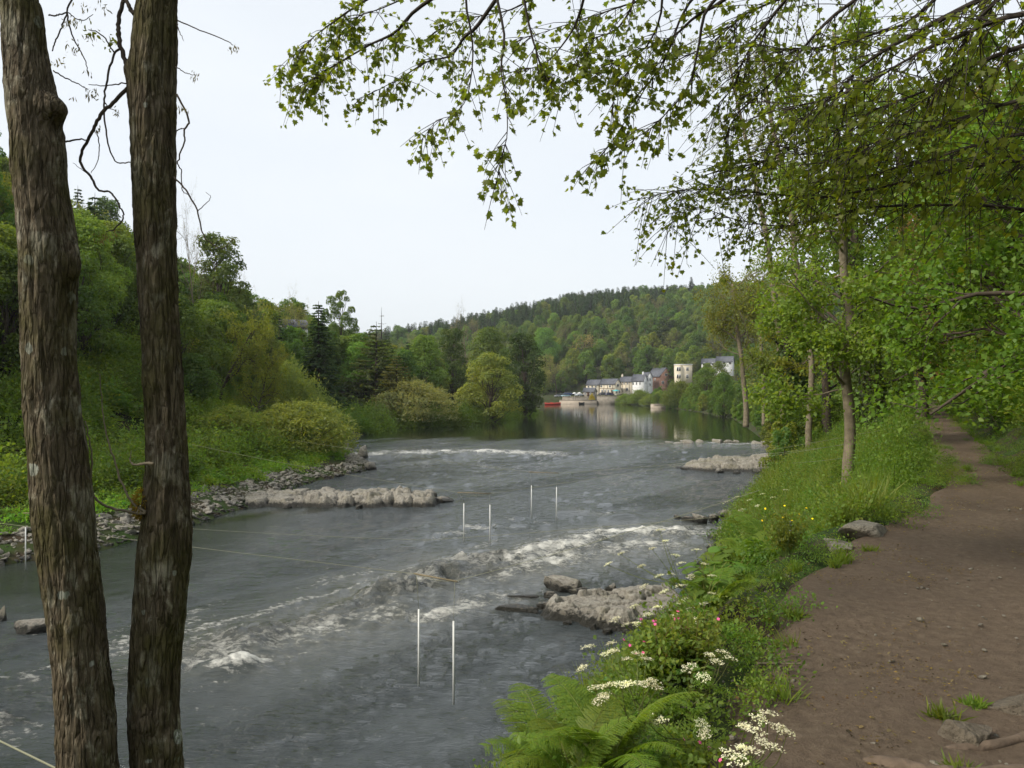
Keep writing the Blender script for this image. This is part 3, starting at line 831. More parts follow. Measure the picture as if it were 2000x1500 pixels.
def scatter(name, label, pts, rot, scl, pid, sources, kind='stuff', cat=None):
    """points that carry copies of the source meshes: used for masses nobody could count"""
    me = bpy.data.meshes.new(name)
    pts = np.asarray(pts, np.float32); n = len(pts)
    me.vertices.add(n); me.vertices.foreach_set('co', pts.ravel())
    a = me.attributes.new('rotv', 'FLOAT_VECTOR', 'POINT'); a.data.foreach_set('vector', np.asarray(rot, np.float32).ravel())
    s3 = np.asarray(scl, np.float32)
    if s3.ndim == 1: s3 = np.repeat(s3[:, None], 3, 1)
    a = me.attributes.new('scl', 'FLOAT_VECTOR', 'POINT'); a.data.foreach_set('vector', s3.ravel())
    a = me.attributes.new('pid', 'INT', 'POINT'); a.data.foreach_set('value', np.asarray(pid, np.int32))
    me.update()
    ng = bpy.data.node_groups.new(name, 'GeometryNodeTree')
    ng.interface.new_socket('Geometry', in_out='INPUT', socket_type='NodeSocketGeometry')
    ng.interface.new_socket('Geometry', in_out='OUTPUT', socket_type='NodeSocketGeometry')
    nd, ln = ng.nodes, ng.links
    gi, go, jn = nd.new('NodeGroupInput'), nd.new('NodeGroupOutput'), nd.new('GeometryNodeJoinGeometry')
    def attr(nm, ty):
        q = nd.new('GeometryNodeInputNamedAttribute'); q.data_type = ty; q.inputs['Name'].default_value = nm
        return q.outputs['Attribute']
    r_, s_, p_ = attr('rotv', 'FLOAT_VECTOR'), attr('scl', 'FLOAT_VECTOR'), attr('pid', 'INT')
    for i, so in enumerate(sources):
        oi = nd.new('GeometryNodeObjectInfo'); oi.inputs['Object'].default_value = so; oi.inputs['As Instance'].default_value = True
        cp = nd.new('FunctionNodeCompare'); cp.data_type = 'INT'; cp.operation = 'EQUAL'
        ai, bi = [k for k in cp.inputs if k.type == 'INT'][:2]
        ln.new(p_, ai); bi.default_value = i
        ip = nd.new('GeometryNodeInstanceOnPoints')
        ln.new(gi.outputs[0], ip.inputs['Points']); ln.new(cp.outputs[0], ip.inputs['Selection'])
        ln.new(oi.outputs['Geometry'], ip.inputs['Instance']); ln.new(r_, ip.inputs['Rotation']); ln.new(s_, ip.inputs['Scale'])
        ln.new(ip.outputs['Instances'], jn.inputs['Geometry'])
    ln.new(jn.outputs[0], go.inputs[0])
    o = link(name, me, label=label, kind=kind, cat=cat)
    md = o.modifiers.new('scatter', 'NODES'); md.node_group = ng
    return o

def spread(rng, n, x0, x1, y0, y1, cond):
    X = rng.uniform(x0, x1, n); Y = rng.uniform(y0, y1, n)
    h, s, side, p, dp = land(X, Y)
    m = cond(X, Y, h, s, side, p, dp)
    return X[m], Y[m], h[m], s[m], p[m]

def zrot(rng, n, tilt=.06):
    return np.stack([rng.normal(size=n) * tilt, rng.normal(size=n) * tilt, rng.uniform(0, 6.283, n)], -1)

random.seed(5)
# leaf colours
G_MID, G_DARK, G_YEL, G_PALE, G_LIME, G_BROWN = (.060, .098, .022), (.026, .050, .016), (.115, .125, .020), (.125, .150, .062), (.080, .145, .018), (.105, .090, .042)

# ------------------------------------------------------------------ woods that read as one mass
rng = np.random.default_rng(100)
src = variants('far_a', [G_MID, (.075, .115, .024), (.042, .078, .018)]) + variants('far_b', [(.095, .125, .028), (.06, .105, .02)]) + variants('far_c', [(.05, .088, .022)]) + \
    variants('far_thin', [(.090, .096, .056), (.088, .104, .044)]) + variants('far_fir', [(.020, .040, .020), (.028, .05, .022)]) + \
    variants('broad_a', [(.06, .10, .022), (.085, .12, .026)]) + variants('broad_b', [(.05, .085, .02)]) + variants('sparse_a', [(.11, .12, .03)])
# far ridge beyond the village
X, Y, h, s, p = spread(rng, 7600, -330, 330, 350, 900, lambda X, Y, h, s, side, p, dp: (side > 0) & (p > np.where((X > 27) & (X < 95), 24, 4)))
pid = rng.choice(8, len(X), p=[.14, .13, .11, .13, .11, .1, .16, .12])
hn = vnoise(X * .012, Y * .02, 0, 5)
fir = ((p + 45 * hn + rng.normal(size=len(X)) * 12 > 118 + np.maximum(X - 10, 0) * 1.1) & (rng.random(len(X)) < .95)) | (rng.random(len(X)) < .03)
pid = np.where(fir, rng.choice([8, 9], len(X)), pid)
sc_ = rng.uniform(.7, 1.3, len(X)) * np.where(fir, .85, 1.0) * np.where(Y > 500, 1.15, 1)
scatter('ridge_wood', 'mixed wood of conifers and broadleaf trees covering the far hill', np.stack([X, Y, h - .4], -1), zrot(rng, len(X)), sc_, pid, src)
# left hillside
X, Y, h, s, p = spread(rng, 1900, -190, -14, 30, 260, lambda X, Y, h, s, side, p, dp: (side < 0) & (s > 14))
pid = rng.choice(10, len(X), p=[.16, .14, .14, .1, .12, .1, .09, .05, .05, .05])
pid = np.where(np.hypot(X, Y) < 105, rng.choice([10, 11, 12, 13], len(X), p=[.3, .28, .27, .15]), pid)
scatter('hillside_wood', 'dense mixed wood covering the steep hillside across the river', np.stack([X, Y, h - .4], -1), zrot(rng, len(X)), rng.uniform(.6, .95, len(X)), pid, src)
# right hillside beyond the near trees
X, Y, h, s, p = spread(rng, 3400, 6, 210, 34, 350, lambda X, Y, h, s, side, p, dp: (side > 0) & (p > 5 + 26 * smooth(230, 300, Y)) & (X / Y > .205 - 0.0 * X) & ((Y > 60) | (p > 9)))
pid = rng.choice(8, len(X), p=[.18, .14, .1, .18, .14, .1, .08, .08])
scatter('pathside_wood', 'spring-green wood covering the hillside above the footpath', np.stack([X, Y, h - .4], -1), zrot(rng, len(X)), rng.uniform(.6, 1.0, len(X)), pid, src)
# scrub between the path and the water farther up the right bank
X, Y, h, s, p = spread(rng, 2600, 14, 75, 44, 300, lambda X, Y, h, s, side, p, dp: (side > 0) & (p < -.8) & (s > 1.2) & ~((Y > 235) & (X / Y < .19)))
pid = rng.choice(6, len(X))
scatter('bank_scrub', 'green scrub along the right bank between footpath and water', np.stack([X, Y, h - .5], -1), zrot(rng, len(X)), rng.uniform(.16, .36, len(X)) * (1 + .25 * smooth(60, 200, Y)), pid, src)
#@@TREES@@
# ------------------------------------------------------------------ trees and bushes across the river
tree('willow_bush', 'big pale willow bush beside the river, nearest the gravel shore', 'willow_a', 590, 60, 762, 250, (.115, .152, .05), 1.0, cat='bush')
tree('willow_bush', 'pale willow bush crowding the second tree trunk', 'willow_b', 450, 57, 782, 220, (.115, .148, .04), 2.0, cat='bush')
tree('willow_bush', 'rounded grey-green willow behind the big shore willow', 'willow_b', 565, 80, 688, 190, (.098, .135, .045), .3, cat='bush')
tree('willow_bush', 'silvery willow overhanging the calm upper reach', 'willow_a', 810, 124, 724, 190, (.135, .162, .088), 2.4, cat='bush')
tree('willow_bush', 'yellow-green willow between silvery willow and dark waterside tree', 'broad_b', 955, 140, 690, 150, (.105, .125, .035), .8)
tree('waterside_tree', 'dark tree leaning over the water at the river bend', 'broad_c', 1022, 172, 648, 118, (.030, .058, .016), .2)
tree('waterside_tree', 'dense green tree just left of the bend tree', 'broad_b', 955, 180, 640, 130, (.055, .085, .022), 1.7)
tree('waterside_tree', 'dark ivy-clad tree behind the silvery willow', 'broad_c', 885, 160, 640, 90, (.038, .065, .018), 2.9)
tree('bare_tree', 'bare grey tree topping the skyline by the far ridge', 'bare_a', 926, 185, 578, 100, (.12, .12, .05), .5)
tree('bare_tree', 'small bare tree left of the skyline bare tree', 'bare_a', 885, 188, 590, 60, (.12, .12, .05), 2.5)
tree('fir_tree', 'tall dark fir standing behind the round willow', 'fir_a', 622, 108, 588, 112, (.024, .042, .018), .4)
tree('fir_tree', 'slim dark fir beside the white hillside house', 'fir_b', 545, 112, 610, 48, (.022, .04, .018), .9)
tree('cedar_tree', 'spreading dark cedar with layered branches', 'cedar', 735, 128, 628, 175, (.045, .062, .024), 1.2)
tree('cedar_tree', 'olive cedar drooping above the low waterside hedge', 'cedar', 775, 124, 690, 130, (.075, .085, .026), 2.1)
tree('dead_topped_pine', 'thin dead-topped pine rising over the cedar', 'deadtop', 745, 140, 600, 62, (.04, .05, .025), .3)
tree('oak_tree', 'oak with open clumped crown against the sky', 'oak', 665, 138, 566, 88, (.060, .092, .022), .7)
tree('bare_tree', 'bare-twigged tree left of the clumped oak', 'bare_a', 592, 132, 548, 88, (.14, .13, .05), 1.1)
tree('thin_tree', 'brownish thin-leaved tree under the bare-twigged tree', 'sparse_b', 572, 128, 590, 80, (.098, .104, .036), 2.6)
tree('thin_tree', 'yellowish thin-leaved tree above the slim fir', 'sparse_b', 520, 122, 590, 85, (.10, .115, .038), .6)
tree('leafy_tree', 'lime-green tree below the dead-topped pine', 'broad_a', 700, 132, 668, 100, (.085, .14, .025), 1.4)
tree('leafy_tree', 'bright green tree right of the dark cedar', 'broad_a', 832, 150, 655, 110, (.072, .120, .024), 2.2)
tree('leafy_tree', 'olive tree filling the gap beside the silvery willow', 'broad_b', 760, 132, 715, 110, (.075, .095, .028), 2.2)
tree('tall_tree', 'tall dense tree with ragged top right of second trunk', 'broad_c', 425, 92, 452, 160, (.058, .088, .026), .2)
tree('tall_tree', 'shorter dense tree on the shoulder of the ragged tall tree', 'broad_c', 480, 97, 560, 90, (.062, .092, .03), 1.2)
tree('bare_tree', 'tall bare tree peeping out behind the second trunk', 'bare_a', 378, 88, 348, 95, (.12, .12, .05), 1.9)
tree('bare_tree', 'bare tree right of the ragged tall tree', 'bare_a', 492, 104, 512, 66, (.12, .12, .05), .9)
tree('thin_tree', 'yellow-green tree with dark layered boughs right of second trunk', 'sparse_a', 425, 74, 590, 230, (.098, .122, .024), .1)
tree('thin_tree', 'lower yellow-green tree leaning towards the round willow', 'sparse_a', 485, 72, 668, 150, (.11, .135, .024), 1.3)
tree('leafy_tree', 'pale green tree behind the layered yellow tree', 'broad_b', 515, 100, 628, 110, (.085, .118, .036), .9)
tree('thin_tree', 'pale brownish tree seen between the two trunks', 'sparse_b', 195, 84, 508, 125, (.125, .118, .045), .9)
tree('leafy_tree', 'yellow-green tree low between the two trunks', 'sparse_a', 230, 66, 640, 170, (.10, .128, .022), 2.2)
tree('dark_tree', 'dark skyline tree between the two trunks', 'broad_b', 208, 118, 388, 120, (.032, .055, .016), .5)
tree('fir_tree', 'dark fir on the skyline beside the first trunk', 'fir_b', 152, 124, 362, 70, (.024, .044, .024), 1.5)
tree('leafy_tree', 'bright green tree at the very edge beside first trunk', 'broad_a', 2, 104, 305, 120, (.078, .115, .018), 1.5)
tree('leafy_tree', 'green tree low beside first trunk, outer side', 'broad_b', 0, 72, 560, 170, (.062, .096, .024), 2.5)
tree('leafy_tree', 'green bush-like tree behind the gravel between the trunks', 'broad_b', 215, 52, 760, 120, (.055, .095, .022), .5)
tree('leafy_tree', 'fresh green tree hugging the second trunk', 'broad_a', 375, 60, 690, 130, (.052, .105, .028), .5)
tree('leafy_tree', 'dark leafy tree low behind the first trunk', 'broad_b', 60, 50, 770, 150, (.045, .08, .02), 1.5)

# low growth on the left shore
rng = np.random.default_rng(101)
def clump(seed, n=220, Rd=.6, Ht=.7, size=.16, aspect=.6, tmpl='rhomb', up=.6):
    r = np.random.default_rng(seed); L = Geo()
    P = r.normal(size=(n, 3)) * np.array([Rd * .5, Rd * .5, 0]); P[:, 2] = np.abs(r.normal(size=n)) * Ht * .5 * np.exp(-(np.hypot(P[:, 0], P[:, 1]) / Rd) ** 2 * .5)
    d = unit(np.stack([P[:, 0], P[:, 1], np.full(n, .25)], -1) + r.normal(size=(n, 3)) * .5)
    nr = unit(np.array([0, 0, up]) + r.normal(size=(n, 3)) * .5)
    s = size * r.uniform(.6, 1.3, n)
    leaves(L, P, d, nr, s, s * aspect, tmpl, np.clip(.5 + r.normal(size=n) * .25, 0, 1))
    return L
def srcobj(name, parts, color):
    return bpy.data.objects.new(name, mesh_of(name, [(g_, LM(color) if m_ is LEAF else m_) for g_, m_ in parts]))
sh = [srcobj('shrub', [(clump(30 + i, 700, 1.0, 1.6, .17), LEAF)], c) for i, c in enumerate([(.070, .112, .022), (.090, .130, .024), (.052, .088, .018)])]
hb = [srcobj('herb', [(clump(40 + i, 260, .6, .5, .13), LEAF)], c) for i, c in enumerate([(.07, .135, .02), (.09, .14, .025)])]
X, Y, h, s, p = spread(rng, 9000, -60, -2, 14, 130, lambda X, Y, h, s, side, p, dp: (side < 0) & (s > 1.9 + 1.2 * fbm(X * .3, Y * .3, 0, 2, 5)) & (s < 20))
pid = np.where(s < 4.5, rng.choice([3, 4], len(X)), rng.choice(5, len(X), p=[.3, .25, .25, .1, .1]))
scatter('shore_undergrowth', 'green undergrowth behind the stony shore across the river', np.stack([X, Y, h - .05], -1), zrot(rng, len(X)), rng.uniform(.6, 1.3, len(X)), pid, sh + hb)
X, Y, h, s, p = spread(rng, 2500, -40, 14, 85, 200, lambda X, Y, h, s, side, p, dp: (side < 0) & (s > -.3) & (s < 5) & (Y > 100))
scatter('waterside_growth', 'dark low growth hanging over the calm water', np.stack([X, Y, h - .05], -1), zrot(rng, len(X)), rng.uniform(1.0, 2.0, len(X)), rng.choice(3, len(X)), [sh[0], sh[2], sh[2]])
#@@SECTION3@@

# ------------------------------------------------------------------ the riverside village
CREAM = plain('cream_render', (.62, .55, .42), .85, .08, .6, .05)
WHITE = plain('white_render', (.74, .74, .72), .85, .06, .6, .05)
BRICK = plain('brick_wall', (.20, .115, .085), .9, .25, 1.2, .1)
STONE = plain('grey_stone_wall', (.24, .215, .175), .9, .3, .8, .3)
PALEWALL = plain('pale_concrete', (.40, .34, .27), .9, .15, .6, .1)
SLATE = plain('slate_roof', (.105, .11, .125), .7, .2, 1.0, .1)
BROWNT = plain('brown_timber', (.085, .045, .032), .8, .2, 2, .05)
GLASS = plain('dark_glazing', (.03, .035, .045), .15, .2, .5, 0, spec=.5)
FRAMEW = plain('white_paint', (.78, .78, .76), .6, .04, 2, 0)
BLACK = plain('black_rubber', (.015, .015, .015), .8, .2, 3, 0)
TEAL = plain('teal_canvas', (.08, .48, .50), .8, .08, 2, 0)
CANVAS = plain('white_canvas', (.75, .75, .72), .8, .06, 2, 0)
REDPAINT = plain('red_boat_paint', (.42, .045, .030), .5, .15, 2, 0)
TANWOOD = plain('tan_wood', (.36, .27, .16), .8, .2, 3, .1)

def house(name, label, u, d, vbase, w, dep, eave, ridge, rz, wall, front=(), gable=(), chim=(), beams=(), door=None, roofm=None, sink=3.5, cat='house', parapet=False):
    x = (u - 1000) / F * d; z0 = CAMZ - (vbase - HOR) / F * d
    root = bpy.data.objects.new(name, None); C.objects.link(root)
    root.location = (x, d, z0); root.rotation_euler = (0, 0, R(rz)); root['label'] = label; root['category'] = cat
    hw, hd = w / 2, dep / 2
    if parapet:
        g = Geo().add(*box(-hw, hw, -hd, hd, -sink, ridge)); obj('wall', g, wall, root)
        g = Geo().add(*box(-hw - .15, hw + .15, -hd - .15, hd + .15, ridge + .003, ridge + .3)); obj('cornice', g, FRAMEW, root)
    else:
        V = np.array([[sx * hw, sy * hd, zz] for sx in (-1, 1) for sy, zz in ((-1, -sink), (-1, eave), (0, ridge - .06), (1, eave), (1, -sink))], float)
        V[[2, 7], 1] = 0
        g = Geo().add(V, [np.array([[0, 1, 2, 3, 4], [9, 8, 7, 6, 5]]), np.array([[0, 5, 6, 1], [3, 8, 9, 4], [1, 6, 7, 2], [2, 7, 8, 3]])]); obj('wall', g, wall, root)
        sl = (ridge - eave) / hd; o = .3
        V = []
        for sx in (-hw - .25, hw + .25):
            for y_, zz in ((-hd - o, eave - sl * o), (0, ridge), (hd + o, eave - sl * o)):
                V += [(sx, y_, zz + .02), (sx, y_, zz + .20)]
        Fq = []
        for a in (0, 2):
            i = [a, a + 1, a + 3, a + 2]; j = [k + 6 for k in i]
            for k in range(4): Fq.append([i[k], i[(k + 1) % 4], j[(k + 1) % 4], j[k]])
            Fq += [i, j[::-1]]
        g = Geo().add(np.array(V), np.array(Fq)); rf = obj('roof', g, roofm or SLATE, root)
        for cx in chim:
            g = Geo().add(*box(cx - .35, cx + .35, -.3, .3, ridge - .5, ridge + 1.1)).add(*box(cx - .15, cx + .15, -.15, .15, ridge + 1.1, ridge + 1.45)); obj('chimney', g, wall, rf)
    def win(mx, face):
        cx, cz, ww, wh = mx
        g1, g2 = Geo(), Geo()
        for (a0, a1, b0, b1) in ((-ww / 2, ww / 2, wh / 2 - .09, wh / 2), (-ww / 2, ww / 2, -wh / 2, -wh / 2 + .09), (-ww / 2, -ww / 2 + .09, -wh / 2 + .09, wh / 2 - .09), (ww / 2 - .09, ww / 2, -wh / 2 + .09, wh / 2 - .09), (-.04, .04, -wh / 2 + .09, wh / 2 - .09)):
            if face == 'f': g1.add(*box(cx + a0, cx + a1, -hd - .07, -hd - .002, cz + b0, cz + b1))
            else: g1.add(*box(hw + .002, hw + .07, cx + a0, cx + a1, cz + b0, cz + b1))
        if face == 'f': g2.add(*box(cx - ww / 2 + .05, cx + ww / 2 - .05, -hd - .03, -hd - .003, cz - wh / 2 + .05, cz + wh / 2 - .05))
        else: g2.add(*box(hw + .003, hw + .03, cx - ww / 2 + .05, cx + ww / 2 - .05, cz - wh / 2 + .05, cz + wh / 2 - .05))
        f = obj('window', g1, FRAMEW, root); obj('pane', g2, GLASS, f)
    for m_ in front: win(m_, 'f')
    for m_ in gable: win(m_, 'g')
    for bx in beams:
        if bx[0] == 'v': g = Geo().add(*box(bx[1] - .1, bx[1] + .1, -hd - .05, -hd - .001, bx[2], bx[3]))
        else: g = Geo().add(*box(bx[2], bx[3], -hd - .06, -hd - .001, bx[1] - .1, bx[1] + .1))
        obj('timber_beam', g, BROWNT, root)
    if door is not None:
        g = Geo().add(*box(door - .5, door + .5, -hd - .06, -hd - .001, 0, 2.05)); obj('door', g, BROWNT, root)
    return root

house('cottage', 'small grey stone cottage with slate roof by the quay', 1152, 328, 774, 5.2, 3.6, 2.1, 3.6, -28, STONE, [(-1.5, 1.2, .8, .9), (1.2, 1.2, .8, .9)], [(0, 1.3, .6, .9)], door=0)
house('house', 'cream house with slate roof behind the stone cottage', 1161, 345, 767, 6.2, 5.0, 3.7, 5.9, -30, CREAM, [(-1.9, 2.9, .9, 1.0), (0, 2.9, .9, 1.0), (1.8, 2.9, .9, 1.0), (-1.6, 1.0, 1, 1.1)], [(.4, 3.0, .7, .9)], door=.8)
house('inn', 'long cream house striped with brown timbers, window in gable', 1192, 342, 770, 8.0, 6.6, 4.6, 7.0, -36, CREAM, [(-2.8, 3.7, .9, 1.1), (1.6, 3.7, .9, 1.1), (-2.4, 1.3, .9, 1.7), (-.9, 1.3, .9, 1.7), (.8, 1.3, .9, 1.7)], [(-.2, 4.1, 1.9, 1.3), (-1.4, 1.2, 1.3, 1.5), (1.3, 1.2, 1.3, 1.5)],
      beams=[('v', -3.85, 0, 4.3), ('v', -1.5, 2.7, 4.3), ('v', .3, 2.7, 4.3), ('v', 3.0, 2.7, 4.3), ('v', -1.7, 0, 2.5), ('v', 0, 0, 2.5), ('v', 2.2, 0, 2.5), ('h', 2.6, -4, 4)], door=2.9)
house('house', 'cream house with tall chimney between timbered inn and white house', 1226, 346, 766, 6.6, 5.4, 4.9, 7.1, -34, CREAM, [(-2.2, 4.1, .7, 1.1), (-.6, 4.1, .7, 1.1), (1.2, 4.1, .7, 1.1), (-1.8, 1.4, 1, 1.4), (1.0, 1.4, 1, 1.4)], [(0, 4.3, .8, 1.0)], chim=(-2.7,), beams=[('v', -1.4, .2, 4.6), ('v', .4, .2, 4.6), ('v', 2.1, .2, 4.6)])
house('house', 'white house with three narrow windows under the slate eaves', 1249, 343, 758, 6.0, 5.2, 3.3, 6.2, -32, WHITE, [(-2.0, 2.2, .7, 1.4), (-.4, 2.2, .7, 1.4), (1.3, 2.2, .7, 1.4)], [(.3, 2.4, .8, 1.1)], chim=(1.8,))
house('house', 'narrow white gabled house against the brick house', 1264, 346, 757, 4.2, 3.2, 4.9, 7.0, -62, WHITE, [(.2, 3.8, .8, 1.2)], [(0, 3.8, .7, 1.3), (0, 1.4, .8, 1.3)])
house('house', 'large brown brick house with gable facing the river', 1289, 352, 757, 9.5, 8.4, 5.2, 9.2, -62, BRICK, [(-2.5, 3.8, 1, 1.2), (1.5, 3.8, 1, 1.2)], [(-.2, 6.0, 1.6, 1.2), (-2.2, 2.4, 1.4, 1.4), (2.4, 2.4, 1.2, 1.4)])
villa = house('villa', 'cream bay-windowed villa above the riverside willows', 1334, 318, 744, 7.2, 5, 6, 6.8, -8, CREAM, [(1.6, 5.0, 1.1, 1.5), (1.6, 1.9, 1.1, 1.7)], [(0, 4.9, 1, 1.4)], parapet=True)
for bx in (-2.1,):
    V = np.array([[bx + a, -2.5 + b, z_] for z_ in (-3.5, 6.6) for a, b in ((-1.5, .01), (-.9, -1.0), (.9, -1.0), (1.5, .01))])
    g = Geo().add(V, [np.array([[0, 1, 5, 4], [1, 2, 6, 5], [2, 3, 7, 6], [4, 5, 6, 7]])]); bay = obj('bay', g, CREAM, villa)
    for zc in (1.9, 5.0):
        for a in (-.45, .45):
            f = obj('bay_window', Geo().add(*box(bx + a - .4, bx + a + .4, -3.56, -3.503, zc - .85, zc + .85)), FRAMEW, bay)
            f2 = obj('bay_pane', Geo().add(*box(bx + a - .3, bx + a + .3, -3.59, -3.561, zc - .75, zc + .75)), GLASS, bay)
house('house', 'white house half hidden by trees right of the villa', 1386, 305, 722, 6, 4.5, 2.6, 4.4, -20, WHITE, [(-2, 2.2, 1, 1.2), (1.5, 2.2, 1, 1.2)], [(0, 2.2, .9, 1.2)])
house('house', 'white gabled house highest above the riverside willows', 1416, 300, 718, 6.5, 4.5, 2.4, 4.4, -25, WHITE, [(-2.5, 1.8, 1, 1.2), (0, 1.8, 1, 1.2), (2.3, 1.8, 1, 1.2)], [(0, 3.6, .9, 1.2)])
house('house', 'pale house glimpsed beside the slim fir on the hillside', 572, 128, 668, 4.2, 3.6, 2.5, 3.7, 30, WHITE, [(-1.0, 1.5, .8, 1.1), (1.0, 1.5, .8, 1.1)], [(0, 1.5, .8, 1.1)], sink=8)
house('house', 'pale roofed house glimpsed between the two trunks', 242, 96, 628, 4.0, 3.4, 2.6, 3.9, 25, WHITE, [(-.9, 1.5, .8, 1.0), (.9, 1.5, .8, 1.0)], [(0, 1.5, .8, 1.0)], sink=8)

# quay, landing and things on them
def wallrun(name, label, pts, z0, z1, th, mat):
    g = Geo(); P = [np.array(p, float) for p in pts]
    for a, b in zip(P[:-1], P[1:]):
        t = unit(b - a); n_ = np.array([-t[1], t[0]]) * th / 2
        e = t * .02
        q_ = [a - n_ - e, b - n_ + e, b + n_ + e, a + n_ - e]
        V = np.array([[*p_, z_] for z_ in (z0, z1) for p_ in q_])
        g.add(V, np.array([[0, 3, 2, 1], [4, 5, 6, 7], [0, 1, 5, 4], [1, 2, 6, 5], [2, 3, 7, 6], [3, 0, 4, 7]]))
    g2 = Geo()
    for a, b in zip(P[:-1], P[1:]):
        t = unit(b - a); n_ = np.array([-t[1], t[0]]) * (th / 2 + .12)
        V = np.array([[*p_, z_] for z_ in (z1 + .003, z1 + .18) for p_ in (a - n_, b - n_, b + n_, a + n_)])
        g2.add(V, np.array([[0, 3, 2, 1], [4, 5, 6, 7], [0, 1, 5, 4], [1, 2, 6, 5], [2, 3, 7, 6], [3, 0, 4, 7]]))
    root = bpy.data.objects.new(name, None); C.objects.link(root); root.location = (*P[0], 0); root['label'] = label; root['category'] = 'wall'
    for nm, gg, mm in (('wall_face', g, mat), ('coping', g2, PALEWALL)):
        o = obj(nm, gg, mm, root); o.matrix_parent_inverse = Matrix.Translation((-P[0][0], -P[0][1], 0))
    return root
wallrun('quay_wall', 'low pale quay wall at the water below the parked cars', [(20.5, 319.2), (36, 315.3)], -1, 1.9, .8, PALEWALL)
wallrun('retaining_wall', 'tall stone retaining wall below the timbered inn', [(36.2, 316), (45.5, 313.4)], -1, 3.7, .8, STONE)
wallrun('stone_landing', 'pale stone landing stage beside the right bank willows', [(46.6, 247), (50.8, 247.6)], -1, 1.5, 3.0, PALEWALL)
wallrun('terrace_wall', 'brown stone terrace wall above the quay', [(22, 324), (35.5, 320.6)], 0, 3.3, .6, STONE)

def car(label, u, d, z, rz, color):
    root = bpy.data.objects.new('parked_car', None); C.objects.link(root)
    root.location = ((u - 1000) / F * d, d, z); root.rotation_euler = (0, 0, R(rz)); root['label'] = label; root['category'] = 'car'; root['group'] = 'cars parked above the quay'
    prof = [(-2.1, .32), (-2.15, .75), (-1.9, .9), (-1.35, .95), (1.05, .95), (1.85, .82), (2.1, .65), (2.1, .32)]
    cab = [(-1.75, .93), (-1.35, 1.40), (.35, 1.44), (1.1, .93)]
    def prism(pr, hw):
        n = len(pr); V = np.array([[x_, s_ * hw, z_] for s_ in (-1, 1) for x_, z_ in pr])
        return V, [np.array([list(range(n)), list(range(2 * n - 1, n - 1, -1))]), np.array([[i, i + n, (i + 1) % n + n, (i + 1) % n] for i in range(n)])]
    pm = plain('car_paint_%d' % u, color, .35, .05, 1, 0, spec=.5)
    obj('body', Geo().add(*prism(prof, .85)), pm, root)
    cb = obj('cabin', Geo().add(*prism(cab, .72)), GLASS, root)
    obj('car_roof', Geo().add(*box(-1.3, .32, -.70, .70, 1.442, 1.49)), pm, root)
    for wx in (-1.3, 1.3):
        for wy in (-.78, .78):
            obj('wheel', Geo().add(*tube([(wx, wy - .1, .32), (wx, wy + .1, .32)], .32, 12)), BLACK, root)
for a in [('grey parked car at the far end of the quay', 1092, 328, 3.1, 20, (.2, .21, .22)), ('green-grey parked car second along the quay', 1099.5, 329, 3.3, 15, (.25, .3, .28)), ('dark blue parked car beside the brown wall', 1108, 330, 3.9, 12, (.03, .06, .16)),
          ('pale blue parked car in front of the dark blue one', 1105, 327, 3.2, 15, (.25, .38, .42)), ('silver parked car beside the stone cottage', 1132, 327, 3.6, 40, (.5, .54, .56)), ('dark parked car below the timbered inn', 1178, 325, 3.85, 5, (.05, .05, .06)),
          ('navy parked car below the inn gable', 1190, 325, 3.85, 5, (.03, .035, .08)), ('blue-grey parked car left of the dark blue one', 1114, 331, 4.0, 12, (.09, .13, .2))]:
    car(*a)

def parasol(label, u, d, z, hgt, rad, mat):
    root = bpy.data.objects.new('parasol', None); C.objects.link(root); root.location = ((u - 1000) / F * d, d, z); root['label'] = label; root['category'] = 'parasol'
    n = 8; th = np.arange(n) / n * 2 * PI
    V = np.vstack([[[0, 0, hgt]], np.stack([rad * np.cos(th), rad * np.sin(th), np.full(n, hgt - .45)], -1), np.stack([rad * np.cos(th), rad * np.sin(th), np.full(n, hgt - .6)], -1)])
    obj('canopy', Geo().add(V, [np.array([[0, 1 + i, 1 + (i + 1) % n] for i in range(n)]), np.array([[1 + i, 9 + i, 9 + (i + 1) % n, 1 + (i + 1) % n] for i in range(n)])]), mat, root)
    obj('pole', Geo().add(*tube([(0, 0, -1.5), (0, 0, hgt)], .04, 6)), FRAMEW, root)
parasol('teal parasol in front of the timbered inn', 1203, 332, 4.1, 2.4, 1.7, TEAL)
parasol('white parasol on the terrace, farther from the cottage', 1122, 322, 3.4, 2.0, .9, CANVAS)
parasol('white parasol on the terrace, nearer the cottage', 1131.5, 322, 3.4, 2.0, 1.1, CANVAS)

